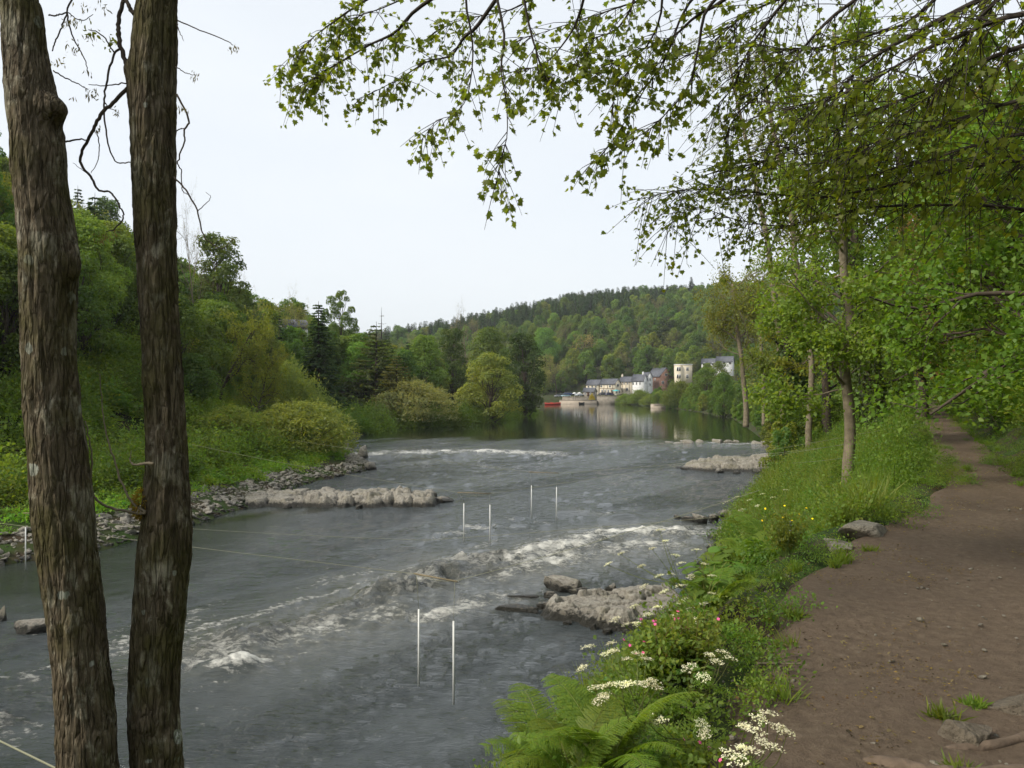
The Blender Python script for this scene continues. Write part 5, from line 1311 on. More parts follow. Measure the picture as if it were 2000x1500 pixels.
# mossy tuft on the second trunk
mg = Geo(); n_ = 900; q = rdir(rngk, n_); c0 = px(280, 985, 3.86)
P = c0 + q * np.array([.042, .06, .075]) * rngk.uniform(.75, 1.1, n_)[:, None]
leaves(mg, P, unit(q + np.array([0, 0, -.5]) + rngk.normal(size=(n_, 3)) * .4), q + rngk.normal(size=(n_, 3)) * .5, rngk.uniform(.012, .03, n_), .006, 'rhomb', rngk.random(n_))
o = obj('moss_tuft', mg, LM((.13, .10, .018)), tB); o.matrix_parent_inverse = invB; o['kind'] = 'stuff'

# ------------------------------------------------------------------ boughs reaching over the path and river
rngc = np.random.default_rng(909)
TB = np.array([7.6, 3.6, H(7.6, 3.6)])
ot = bpy.data.objects.new('overhanging_maple', None); C.objects.link(ot); ot.location = TB; ot['label'] = 'maple on the slope whose leafy boughs hang over river and path'; ot['category'] = 'tree'
invO = Matrix.Translation(-Vector(TB))
Sx = spline([TB + np.array([0, 0, -.6]), TB + np.array([-.2, .1, 2]), TB + np.array([-.1, 0, 4.5]), TB + np.array([-.5, .2, 8])], 24)
o = obj('trunk', Geo().add(*tube(Sx, np.linspace(.34, .12, 24), 16)), BARK, ot, smooth_shade=True); o.matrix_parent_inverse = invO
# (traced line with distance at both ends, radius in m, leafy fraction, leaves per metre)
BOUGH = [
    ([(990, -30), (932, 50), (905, 72), (878, 108), (833, 121), (788, 148), (752, 166), (693, 193)], 6.0, 6.8, .020, .30, 1.0),
    ([(869, -20), (810, 18), (774, 58), (725, 81), (671, 112), (635, 135), (600, 155), (560, 178)], 6.2, 7.0, .020, .30, 1.5),
    ([(972, -20), (986, 67), (979, 135), (988, 193), (990, 256), (977, 315), (972, 360)], 5.6, 5.4, .013, .35, .75),
    ([(909, -20), (918, 54), (923, 103), (918, 160), (905, 200), (880, 225), (850, 232), (820, 270)], 5.8, 6.0, .011, .3, .8),
    ([(1022, -20), (1044, 90), (1058, 130), (1071, 157)], 5.6, 5.6, .012, .3, .9),
    ([(1450, -30), (1400, 9), (1364, 27), (1310, 76), (1265, 94), (1220, 112), (1160, 145), (1110, 110)], 5.0, 5.8, .018, .2, 1.3),
    ([(1420, -20), (1377, 27), (1359, 99), (1346, 157), (1319, 198), (1265, 252), (1202, 288), (1148, 324)], 5.0, 5.6, .014, .35, .95),
    ([(1370, -20), (1332, 31), (1301, 112), (1256, 180), (1220, 234), (1175, 300)], 5.2, 5.8, .013, .3, 1.0),
    ([(1150, -30), (1130, 30), (1100, 80), (1060, 120), (1010, 130), (960, 150)], 5.6, 6.2, .014, .2, 1.1),
    ([(760, -30), (700, 10), (650, 45), (600, 85), (560, 125), (545, 150)], 6.4, 7.0, .014, .3, 1.3),
    ([(1250, -30), (1230, 20), (1200, 60), (1150, 80), (1120, 130), (1090, 190)], 5.4, 5.8, .013, .2, 1.2),
    ([(1300, -30), (1290, 30), (1270, 80), (1240, 120), (1215, 170), (1195, 215)], 5.2, 5.6, .012, .25, 1.2),
    ([(2080, 60), (2000, 91), (1895, 130), (1825, 168), (1720, 210), (1615, 262), (1510, 305), (1440, 330)], 3.8, 5.6, .020, .05, 1.5),
    ([(1950, -30), (1818, 52), (1685, 130), (1629, 189), (1545, 245), (1480, 300)], 4.0, 5.4, .020, .05, 1.5),
    ([(2080, 300), (1983, 315), (1860, 336), (1720, 368), (1594, 385), (1500, 378), (1400, 372), (1340, 372), (1250, 388)], 4.2, 6.4, .018, .15, 1.1),
    ([(2060, 290), (1958, 305), (1842, 315), (1667, 311), (1570, 300), (1470, 320), (1390, 335)], 4.4, 6.2, .014, .1, 1.2),
    ([(2080, 400), (1900, 400), (1700, 405), (1560, 440), (1450, 430), (1370, 405), (1310, 440)], 4.6, 6.6, .014, .2, .9),
    ([(1700, -30), (1620, 40), (1560, 110), (1500, 170), (1440, 230), (1420, 270)], 4.6, 5.4, .015, .05, 1.5),
    ([(1560, -30), (1500, 40), (1460, 100), (1430, 170), (1400, 210)], 4.8, 5.4, .014, .05, 1.5),
    ([(2080, 0), (1950, 40), (1800, 100), (1700, 160), (1600, 200), (1530, 220)], 3.4, 4.8, .018, .02, 1.6),
    ([(2080, 180), (1980, 200), (1880, 230), (1780, 260), (1680, 290), (1600, 330)], 3.6, 5.0, .015, .02, 1.5),
    ([(1850, -30), (1780, 40), (1700, 70), (1620, 90), (1540, 100), (1480, 90)], 4.4, 5.2, .014, .02, 1.5),
    ([(1600, -60), (1540, -10), (1470, 20), (1420, 60), (1380, 90), (1330, 110)], 5.0, 5.6, .014, .05, 1.5),
    ([(1120, -60), (1060, -15), (1000, 20), (950, 30), (900, 40), (850, 60)], 6.0, 6.6, .013, .05, 1.3),
    ([(900, -60), (820, -20), (760, 10), (700, 30), (670, 55), (640, 90)], 6.4, 6.9, .013, .05, 1.3),
    ([(1330, -60), (1280, -10), (1200, 20), (1140, 40), (1080, 60), (1020, 75)], 5.6, 6.1, .013, .05, 1.3),
    ([(2100, 250), (1990, 262), (1890, 290), (1790, 320), (1690, 340), (1590, 352)], 4.0, 5.4, .014, .02, 1.5),
    ([(2000, -40), (1930, 20), (1880, 90), (1850, 150), (1800, 200), (1740, 240)], 3.6, 4.4, .014, .02, 1.5),
]
LP, LA, LN, LS = [], [], [], []
TWG = Geo()
for bi_, (pts, d0, d1, r0, leaf0, dens) in enumerate(BOUGH):
    P = np.array([px(u, v, d0 + (d1 - d0) * i / (len(pts) - 1)) for i, (u, v) in enumerate(pts)])
    k = min(17 + bi_ % 6, 23); s0 = Sx[k]
    step = np.linalg.norm(np.diff(P, axis=0), axis=1).mean(); ni = max(2, int(np.linalg.norm(s0 - P[0]) / step))
    tt_ = np.linspace(0, 1, ni, endpoint=False)[:, None]; arch = .35 if pts[0][1] < 0 else .1
    lead = s0 + (P[0] - s0) * tt_ + np.array([0, 0, arch]) * 4 * tt_ * (1 - tt_) + np.vstack([np.zeros((1, 3)), rngc.normal(size=(ni - 1, 3)) * .05])
    fr0 = ni / (ni + len(P) - 1)
    S = spline(np.vstack([lead, P]), 110)
    rad = np.interp(np.linspace(0, 1, 110), [0, fr0, fr0 + (1 - fr0) * .5, 1], [r0 * 2.0, r0 * .9, r0 * .38, .0018])
    k0 = int(fr0 * 110); S[k0:] += np.cumsum(rngc.normal(size=(110 - k0, 3)) * .0025, 0)
    o = obj('bough', Geo().add(*tube(S, rad, 8)), DARK_BARK, ot, smooth_shade=True); o.matrix_parent_inverse = invO
    # twigs with leaves
    seg = np.linalg.norm(np.diff(S[k0:], axis=0), axis=1).sum()
    nt_ = int(seg * (28 if pts[-1][0] < 1400 and pts[0][0] < 1500 else 40) * dens)
    for t_ in range(nt_):
        f = fr0 + (1 - fr0) * (leaf0 - .18 + (1.18 - leaf0) * rngc.random() ** .85); f = max(f, .1); q_ = f * 109; j = min(int(q_), 108); p0 = S[j] + (S[j + 1] - S[j]) * (q_ - j)
        tg = unit(S[j + 1] - S[j]); dv = unit(tg * rngc.uniform(.2, 1) + rdir(rngc, 1)[0] * .75 + np.array([0, 0, -.45]))
        ln = rngc.uniform(.10, .42) * (1.0 if pts[-1][0] < 1400 and pts[0][0] < 1500 else 1.5)
        p1 = p0 + dv * ln * .5 + np.array([0, 0, .01]); p2 = p0 + dv * ln + np.array([0, 0, -.06 * ln])
        W = spline([p0, p1, p2], 5); TWG.add(*tube(W, np.linspace(.0035, .0014, 5), 4, False))
        m = rngc.integers(4, 10)
        for _ in range(m):
            g_ = rngc.uniform(.35, 1.04); b_ = p0 + dv * ln * g_ + rngc.normal(size=3) * .012
            a_ = unit(rngc.normal(size=3) * np.array([1, 1, .5]) + np.array([0, 0, -.75]) + dv * .4)
            pet = b_ + a_ * rngc.uniform(.01, .03)
            LP.append(pet); LA.append(a_); LN.append(unit(rngc.normal(size=3) * .6 + np.array([0, -.35, .8]))); LS.append(rngc.uniform(.020, .050) * (1.0 if pts[-1][0] < 1400 and pts[0][0] < 1500 else .80))
o = obj('twigs', TWG, DARK_BARK, ot); o.matrix_parent_inverse = invO; o['kind'] = 'stuff'
# bird's-nest-like tangle at the end of one hanging twig
ng_ = Geo(); c0 = px(1071, 160, 5.6)
for _ in range(60):
    a_ = c0 + rngc.normal(size=3) * np.array([.02, .02, .025]); b_ = a_ + rdir(rngc, 1)[0] * .05; ng_.add(*tube([a_, (a_ + b_) / 2 + rngc.normal(size=3) * .01, b_], .002, 3, False))
ng_.add(*tube([c0, c0 + np.array([0, 0, -.06]), c0 + np.array([-.02, 0, -.12])], [.006, .004, .002], 5))
o = obj('twig_tangle', ng_, DARK_BARK, ot); o.matrix_parent_inverse = invO
LP, LA, LN, LS = np.array(LP), np.array(LA), np.array(LN), np.array(LS)
uu = 1000 + LP[:, 0] / LP[:, 1] * F; vv = HOR - (LP[:, 2] - CAMZ) / LP[:, 1] * F
okv = (LP[:, 1] > .5)
app = LS / LP[:, 1] * ((uu > 0) & (uu < 2000) & (vv > -20) & (vv < 1500))
big = np.argsort(-app)[:300]; rest = np.setdiff1d(np.arange(len(LP)), big)
LG = Geo(); leaves(LG, LP[rest], LA[rest], LN[rest], LS[rest] * 1.25, LS[rest] * 1.25, 'maple', np.clip(.5 + rngc.normal(size=len(rest)) * .25, 0, 1))
o = obj('foliage', LG, LM((.078, .100, .014), trans=.62), ot); o.matrix_parent_inverse = invO; o['kind'] = 'stuff'
one = Geo(); leaves(one, np.zeros((1, 3)), np.array([[0, 1.0, 0]]), np.array([[0, 0, 1.0]]), [1.0], [1.0], 'maple', [.5])
lme = mesh_of('leaf', [(one, LM((.078, .100, .014), trans=.62))])
for i in big:
    a_ = LA[i]; n_ = unit(LN[i] - a_ * np.dot(a_, LN[i])); s_ = np.cross(a_, n_)
    M = Matrix(((s_[0], a_[0], n_[0], LP[i][0]), (s_[1], a_[1], n_[1], LP[i][1]), (s_[2], a_[2], n_[2], LP[i][2]), (0, 0, 0, 1)))
    o = bpy.data.objects.new('leaf', lme); C.objects.link(o); o.parent = ot
    o.matrix_local = invO @ M @ Matrix.Scale(LS[i] * 1.25, 4)
print('LEAVES', len(LP))
#@@SECTION5@@

# ------------------------------------------------------------------ rocks
def ico(sub):
    bm = bmesh.new(); bmesh.ops.create_icosphere(bm, subdivisions=sub, radius=1); bm.verts.ensure_lookup_table()
    V = np.array([v.co[:] for v in bm.verts]); Fc = np.array([[v.index for v in f.verts] for f in bm.faces]); bm.free(); return V, Fc
ICO = {k: ico(k) for k in (3, 4, 5)}
def boulder_geo(seed, sx, sy, sz, sub=4, rough=.13, cuts=24, flat_top=True):
    V, Fc = ICO[sub]; V = V.copy(); r = np.random.default_rng(seed)
    for i in range(cuts):
        n_ = rdir(r, 1)[0]
        if flat_top and i < 2: n_ = unit(np.array([r.normal() * .15, r.normal() * .15, 1]))
        c = r.uniform(.36, .74); dd = V @ n_; V = V - (np.where(dd > c, dd - c, 0) * .97)[:, None] * n_
    o_ = seed * 3.1
    V = V * (1 + rough * fbm(V[:, 0] * 1.8 + o_, V[:, 1] * 1.8, V[:, 2] * 1.8, 4, seed) + .35 * rough * fbm(V[:, 0] * 6 + o_, V[:, 1] * 6, V[:, 2] * 8, 3, seed + 3))[:, None]
    V = V / np.abs(V).max(0)
    return Geo().add(V * np.array([sx, sy, sz]), Fc)
_rk = [0]
def rock_px(name, label, u, vb, wpx, hpx, dr=.75, sub=4, parent=None, group=None, mat=None, zup=0.0, bury=.45, rz=None, inv=None):
    _rk[0] += 1; sd = 500 + _rk[0]
    p = onz(u, vb, zup); d = p[1]; w = wpx / F * d / 2; hgt = hpx / F * d
    sz = hgt / (2 - 2 * bury) * 1.0
    sz = max(sz, .06); dep = max(w * dr, .12)
    g = boulder_geo(sd, w, dep, sz, sub)
    loc = (p[0], d + dep * .8, zup + hgt - sz)
    rzv = (random.random() - .5) * .5 if rz is None else rz
    o = obj(name, g, mat or ROCK, parent, loc=loc, rot=(0, 0, rzv))
    if inv is not None: o.matrix_parent_inverse = inv
    if label: o['label'] = label; o['category'] = 'rock'
    if group: o['group'] = group
    return o
GR = 'boulders of the stone spit'
SPIT = [(470, 528, 'pale rock where the stone spit leaves the shore', .50), (518, 604, 'broad low slab second along the stone spit', .55), (594, 660, 'largest pale slab in the stone spit', .68), (652, 692, 'small squarish block in the middle of the stone spit', .55),
        (684, 768, 'long flat-topped slab beside the squarish block', .62), (760, 808, 'rounded rock second from the tip of the stone spit', .64), (800, 850, 'knobbly rock near the tip of the stone spit', .58)]
SPITROCK = []
rock_px('boulder', 'low dark wet rock at the very tip of the stone spit', 864, 982, 44, 10, group=GR)
for i, (u, v, w, h_) in enumerate([(520, 972, 30, 14), (585, 968, 34, 16), (640, 968, 36, 18), (690, 970, 30, 14), (752, 972, 34, 18), (800, 972, 28, 20), (842, 974, 24, 16), (560, 992, 18, 8), (700, 994, 16, 8), (800, 988, 20, 10), (838, 986, 22, 12)]):
    rock_px('small_boulder', 'small filler stone wedged between the stone spit boulders', u, v, w, h_, sub=3, group='filler stones of the stone spit')
rock_px('boulder', 'pale boulder at the water beside the thick trunk', 48, 1240, 76, 44)
rock_px('boulder', 'small rock at the left edge behind the pale boulder', -2, 1215, 22, 30)
rock_px('boulder', 'dark brown rock at the bank end of the weir', 704, 896, 30, 26, sub=3)
rock_px('boulder', 'grey rock below the dark weir-end rock', 722, 918, 34, 20, sub=3)

def rock_group(name, label, items, sub=4, cat='rock', zup=0.0):
    p = onz(items[0][0], items[0][1], zup)
    root = bpy.data.objects.new(name, None); C.objects.link(root); root.location = (p[0], p[1], 0); root['label'] = label; root['category'] = cat
    inv = Matrix.Translation((-p[0], -p[1], 0))
    for it in items:
        o = rock_px('stone', None, *it[:4], dr=it[4] if len(it) > 4 else .8, sub=it[5] if len(it) > 5 else sub, parent=root, inv=inv, zup=zup, bury=.4)
    return root
def worley(X, Y, seed):
    ix, iy = np.floor(X), np.floor(Y); f1 = np.full(X.shape, 9.0); f2 = np.full(X.shape, 9.0); cv = np.zeros(X.shape); cx = np.zeros(X.shape); cy = np.zeros(X.shape)
    z0 = np.zeros(X.shape)
    for a in (-1, 0, 1):
        for b in (-1, 0, 1):
            jx, jy = ix + a, iy + b; px_ = jx + .15 + .7 * _hash(jx, jy, z0, seed); py_ = jy + .15 + .7 * _hash(jx, jy, z0 + 1, seed)
            d_ = np.hypot(X - px_, Y - py_); m = d_ < f1
            f2 = np.where(m, f1, np.minimum(f2, d_)); cv = np.where(m, _hash(jx, jy, z0 + 2, seed), cv); cx = np.where(m, X - px_, cx); cy = np.where(m, Y - py_, cy); f1 = np.where(m, d_, f1)
    return f1, f2, cv, cx, cy
def rock_mass(root, outline, hmax, cell, seed, res=.035, edge=.45, name='bedrock', mat=None):
    W = [P2(u, v) for u, v in outline]; A = np.array(W); x0, y0 = A.min(0) - .5; x1, y1 = A.max(0) + .5
    xs, ys = np.arange(x0, x1, res), np.arange(y0, y1, res); Xg, Yg = np.meshgrid(xs, ys); Xf, Yf = Xg.ravel(), Yg.ravel()
    d_, _, _, _ = seg_dist(Xf, Yf, W, True); s_ = np.where(inside_poly(Xf, Yf, W), d_, -d_) + .28 * fbm(Xf * 1.8, Yf * 1.8, 0, 4, seed)
    wx, wy = Xf / cell + .35 * fbm(Xf * 1.5, Yf * 1.5, 0, 3, seed + 1), Yf / (cell * .8) + .35 * fbm(Xf * 1.5, Yf * 1.5, 7, 3, seed + 2)
    f1, f2, cv, cx, cy = worley(wx, wy, seed); crack = smooth(0, .16, f2 - f1)
    g1, g2, cv2, _, _ = worley(wx * 2.7, wy * 2.7, seed + 9); crack2 = smooth(0, .2, g2 - g1)
    body = smooth(-.05, edge, s_)
    hh = hmax * body * (.66 + .34 * cv) + cell * .10 * body * ((cv2 - .5) + (cx * (cv - .5) + cy * (cv2 * .0 + .5 - cv)) * 1.3)
    hh = hh - hmax * .26 * (1 - crack) * body - hmax * .07 * (1 - crack2) * body + hmax * .10 * fbm(Xf * 4, Yf * 4, 0, 5, seed + 4) * body
    hh = np.where(s_ < 0, -.5 * smooth(0, -.35, s_) - .02, hh) - .04
    g = Geo().add(np.stack([Xf, Yf, hh], -1), grid_faces(len(ys), len(xs)))
    o = obj(name, g, mat or ROCK, root, smooth_shade=False); o.matrix_parent_inverse = Matrix.Translation((-root.location.x, -root.location.y, 0)); return o
for i_, (u0, u1, lab, hm) in enumerate(SPIT):
    mu = (u0 + u1) / 2; e_ = bpy.data.objects.new('spit_rock', None); C.objects.link(e_); pp_ = P2(mu, 982); e_.location = (pp_[0], pp_[1], 0); e_['label'] = lab; e_['category'] = 'rock'; e_['group'] = GR
    rock_mass(e_, [(u0 - 6, 980), (u0 - 2, 971), (mu, 968), (u1 + 2, 970), (u1 + 6, 981), (u1, 989), (mu, 992), (u0, 989)], hm, 2.3, 60 + i_, res=.055, edge=.35, name='rock_body')
oc = rock_group('rock_outcrop', 'big pale rock outcrop jutting into the river below the herbs', [(1062, 1190, 30, 16), (1078, 1172, 32, 18), (1195, 1160, 36, 18), (1130, 1164, 40, 20), (1185, 1240, 26, 12), (1226, 1242, 30, 12), (1110, 1222, 22, 10), (1250, 1165, 30, 20), (1160, 1232, 20, 12)])
rock_mass(oc, [(1048, 1200), (1060, 1184), (1090, 1176), (1140, 1172), (1200, 1168), (1260, 1166), (1330, 1162), (1352, 1195), (1330, 1222), (1280, 1228), (1232, 1238), (1190, 1236), (1150, 1226), (1110, 1216), (1070, 1212)], .52, 1.7, 41)
rock_px('boulder', 'dark mossy rock just upstream of the pale outcrop', 1104, 1158, 84, 30)
rock_px('boulder', 'long flat dark wet rock left of the pale outcrop', 1012, 1196, 90, 15, dr=.35)
rock_px('boulder', 'thin dark wet ledge above the flat wet rock', 1025, 1170, 70, 7, dr=.3, sub=3)
rl = rock_group('rock_ledge', 'long pinkish rock ledge off the right bank', [(1348, 918, 40, 9), (1535, 916, 44, 20), (1330, 915, 22, 6), (1405, 924, 22, 8), (1480, 924, 22, 8), (1440, 925, 18, 6)], sub=3)
rock_mass(rl, [(1328, 915), (1350, 909), (1400, 905), (1460, 903), (1540, 900), (1565, 908), (1530, 918), (1480, 922), (1430, 922), (1380, 922), (1345, 919)], .85, 2.6, 43, res=.09, edge=.9)
rock_group('weir_rocks', 'low dark rocks at the head of the chute, farther upstream', [(1300, 871, 28, 8), (1325, 871, 34, 11), (1350, 870, 30, 11), (1368, 868, 26, 13), (1312, 868, 22, 8), (1340, 866, 24, 8)], sub=3, zup=.1)
rock_group('weir_rocks', 'mossy rocks between the chute and the right bank', [(1406, 868, 26, 11), (1424, 868, 30, 9), (1438, 867, 20, 9), (1480, 872, 24, 13), (1496, 876, 24, 18)], sub=3, zup=.1)
rock_group('dark_rocks', 'dark wet rocks at the head of the white rapid by the bank', [(1345, 1018, 28, 14), (1372, 1022, 34, 18), (1395, 1018, 30, 18), (1420, 1012, 34, 16), (1325, 1014, 18, 8), (1445, 1008, 40, 18)], sub=3)
rw = np.random.default_rng(5)
wr = [(u, 889 + rw.normal() * 2.2, rw.uniform(12, 30), rw.uniform(4, 9)) for u in (722, 745, 760, 795, 815, 850, 884, 905, 940, 968, 985, 1010, 1042, 1060)]
rock_group('weir_stones', 'broken line of dark stones along the foaming weir', wr, sub=3)

# gravel of the shores
rngg = np.random.default_rng(210)
gst = [bpy.data.objects.new('stone', mesh_of('stone', [(boulder_geo(230 + i, 1, .8, .55, 3, .12, 10), GRAVELM)])) for i in range(4)]
for i in range(4): pass
def sh_noise(X, Y): return fbm(X * .35, Y * .35, 0, 3, 12)
X, Y, h, s, p = spread(rngg, 60000, -34, 0, 14, 82, lambda X, Y, h, s, side, p, dp: (side < 0) & (s > -.7) & (s < 2.0 + 1.6 * sh_noise(X, Y)))
k = rngg.permutation(len(X))[:7000]; X, Y, h, s = X[k], Y[k], h[k], s[k]
scatter('shore_gravel', 'pale stones and gravel along the shore across the river', np.stack([X, Y, h + .0], -1), zrot(rngg, len(X), .3), np.clip(np.exp(rngg.normal(size=len(X)) * .55) * .10, .03, .34), rngg.choice(4, len(X)), gst)
X, Y, h, s, p = spread(rngg, 60000, 0, 30, 18, 84, lambda X, Y, h, s, side, p, dp: (side > 0) & (s > -.4) & (s < .9))
k = rngg.permutation(len(X))[:1800]; X, Y, h, s = X[k], Y[k], h[k], s[k]
scatter('bank_gravel', 'stones along the foot of the right bank', np.stack([X, Y, h], -1), zrot(rngg, len(X), .3), np.clip(np.exp(rngg.normal(size=len(X)) * .6) * .11, .03, .4), rngg.choice(4, len(X)), gst)

# stones and roots by the path
DIRTROCK = rock_material('dusty_rock', wet=False, tone=(.52, .46, .40))
rock_o = obj('path_stone', boulder_geo(71, .44, .34, .24, 4, .06, 12), DRYROCK, loc=(*px(1690, 1012, 8.3)[:2], 4.73), rot=(0, .05, .3), label='flat-topped grey stone set at the edge of the footpath', cat='rock')
obj('path_stone', boulder_geo(72, .20, .16, .15, 4, .08, 12), DRYROCK, loc=(*px(1640, 1045, 7.6)[:2], 4.66), rot=(0, 0, 1.3), label='small low stone in front of the flat-topped path stone', cat='rock')
obj('embedded_rock', boulder_geo(73, .17, .15, .13, 5, .08, 12), DIRTROCK, loc=(*px(1890, 1420, 3.45)[:2], 4.66), rot=(0, 0, .3), label='dusty rock poking from the path between two grass tufts', cat='rock')
obj('embedded_rock', boulder_geo(74, .20, .14, .15, 5, .08, 12), DIRTROCK, loc=(*px(1985, 1380, 3.7)[:2], 4.66), rot=(0, 0, -.5), label='dusty rock at the frame edge beside the other embedded rock', cat='rock')
def root_px(label, pts, d, r):
    P = np.array([[*px(u, v, dd)[:2], 4.68 + zz] for u, v, dd, zz in pts])
    S = spline(P, 40); rad = r * (1 + .25 * fbm(np.arange(40) * .3, 0, 0, 3, 8)); rad[:4] *= .7; rad[-5:] *= np.linspace(1, .4, 5)
    return obj('tree_root', Geo().add(*tube(S, rad, 12)), BARKDUST, label=label, cat='root', smooth_shade=True)
BARKDUST = plain('dusty_root_bark', (.13, .095, .066), .95, .3, 12, .5)
root_px('dusty tree root snaking across the corner of the footpath', [(1640, 1478, 3.2, -.03), (1730, 1470, 3.15, .02), (1830, 1480, 3.05, .03), (1930, 1475, 3.05, .03), (2060, 1450, 3.1, .02), (2200, 1420, 3.2, -.02)], 3, .045)
root_px('thin dusty root beside the embedded rocks', [(1800, 1450, 3.3, -.03), (1860, 1440, 3.3, .015), (1950, 1430, 3.35, .02), (2050, 1400, 3.5, .01), (2150, 1380, 3.6, -.03)], 3, .026)
stk = np.array([[*px(u, v, 4.25)[:2], 4.735] for u, v in ((1478, 1318), (1505, 1302), (1540, 1306), (1566, 1330))])
obj('fallen_stick', Geo().add(*tube(spline(stk, 14), np.linspace(.007, .003, 14), 7)), PALE_BARK, label='short bare stick lying at the edge of the footpath', cat='stick', smooth_shade=True)
pp = px(1541, 1040, 7.6); METAL = plain('grey_metal', (.20, .21, .20), .5, .2, 6, .05, metallic=.6)
pr = bpy.data.objects.new('metal_post', None); C.objects.link(pr); pr.location = (pp[0], pp[1], 4.0); pr['label'] = 'short grey metal post standing among the ferns'; pr['category'] = 'post'
obj('shaft', Geo().add(*tube([(0, 0, -.3), (0, 0, CAMZ - (1022 - HOR) / F * 7.6 - 4.0)], .028, 12)), METAL, pr, smooth_shade=True)
zt = CAMZ - (1022 - HOR) / F * 7.6 - 4.0
obj('cap', Geo().add(*tube([(0, 0, zt + .001), (0, 0, zt + .02)], .032, 12)), METAL, pr)

# ------------------------------------------------------------------ slalom gates and their wires
POLEW = plain('white_slalom_pole', (.80, .80, .76), .45, .04, 4, 0)
POLEG = plain('green_slalom_band', (.10, .40, .30), .5, .08, 4, 0)
POLER = plain('red_slalom_tip', (.55, .12, .05), .5, .08, 4, 0)
CORD = plain('pale_cord', (.26, .26, .17), .8, .1, 10, 0)
BARWOOD = plain('weathered_bar', (.20, .165, .10), .85, .2, 4, .05)
def gate(label, poles, bar, green=False):
    """poles: (u, vtop, vbottom); bar: two (u, v) ends"""
    D = [(CAMZ - .12) * F / (vb - HOR) for _, _, vb in poles]
    c = px(np.mean([p_[0] for p_ in poles]), HOR, np.mean(D)); c[2] = 0
    root = bpy.data.objects.new('slalom_gate', None); C.objects.link(root); root.location = c; root['label'] = label; root['category'] = 'slalom gate'; root['group'] = 'slalom gates over the river'
    inv = Matrix.Translation(-Vector(c))
    def put(nm, g, m):
        o = obj(nm, g, m, root, smooth_shade=True); o.matrix_parent_inverse = inv; return o
    tops = []
    for i, ((u, vt, vb), d) in enumerate(zip(poles, D)):
        a, b = px(u, vt, d), px(u + .0, vb, d)
        po = put('pole', Geo().add(*tube([a, (a + b) / 2, b], .020, 10)), POLEW)
        tip = b + np.array([0, 0, -.04]); g = Geo().add(*tube([b + np.array([0, 0, -.001]), tip], .021, 10)); o = obj('tip', g, POLEG if green else POLER, po); o.matrix_parent_inverse = inv
        bu, bv = bar[i]; t = px(bu, bv, d); tops.append(t)
        put('cord', Geo().add(*tube([t, a], .004, 4)), CORD)
        if green:
            g = Geo().add(*tube([a + (b - a) * .02, a + (b - a) * .16], .0225, 10)); o = obj('band', g, POLEG, po); o.matrix_parent_inverse = inv
    put('crossbar', Geo().add(*tube([tops[0] + (tops[0] - tops[1]) * .06, tops[1] + (tops[1] - tops[0]) * .06], .018, 8)), BARWOOD)
    return tops
t1 = gate('white slalom gate with two long poles, nearest the camera', [(818, 1190, 1340), (886, 1213, 1376)], [(813, 1121), (888, 1135)])
t2 = gate('white slalom gate hanging mid-river beyond the stone spit tip', [(906, 983, 1060), (957, 986, 1063)], [(897, 962), (955, 964)])
t3 = gate('white slalom gate farthest upstream', [(1038, 948, 1013), (1087, 951, 1018)], [(1036, 922), (1088, 924)])
t4 = gate('slalom gate with green-banded pole by the thick trunk', [(50, 1030, 1113), (128, 1032, 1118)], [(50, 1002), (128, 1004)], green=True)

def cable(label, pts, sag, r=.0045, name='wire'):
    P = [np.asarray(p_, float) for p_ in pts]; Q = []
    for a, b in zip(P[:-1], P[1:]):
        t = np.linspace(0, 1, 24)[:, None]; Q.append((a + (b - a) * t - np.array([0, 0, 1]) * sag * 4 * t * (1 - t))[:-1])
    Q.append(P[-1][None]); Q = np.concatenate(Q)
    return obj(name, Geo().add(*tube(Q, r, 6)), CORD, label=label, cat='wire', smooth_shade=True)
cable('wire carrying the nearest slalom gate across the river', [(-24, 18, 4.6), t1[0], t1[1], (4.2, 12.6, 4.6)], .05)
cable('wire carrying the slalom gate beyond the stone spit', [px(375, 868, 38), t2[0], t2[1], (13.5, 26, 5.0)], .1)
cable('wire carrying the slalom gate farthest upstream', [px(480, 845, 62), t3[0], t3[1], px(1655, 868, 22)], .1)
cable('wire from the bank bushes down to the stone spit', [px(360, 880, 36), px(492, 962, 41.5)], .02)
cable('wire sagging low over the water right of the second trunk', [px(100, 1012, 26), px(380, 1033, 25), px(830, 1055, 24), px(1400, 1010, 20)], .03)
cable('far wire crossing in front of the dark bend tree', [px(740, 790, 118), px(900, 780, 130), px(1070, 769, 150), (46, 200, 8)], .05, r=.012)
cable('wire from slim tree towards the rock ledge', [px(1648, 895, 22), px(1500, 906, 50)], .05)
cable('second wire from slim tree out over the water', [px(1648, 868, 22), px(1320, 905, 62)], .2)
cable('yellowish rope leading off from the base of the thick trunk', [px(-60, 1418, 4.2), px(120, 1506, 3.7)], .0, r=.005, name='rope')

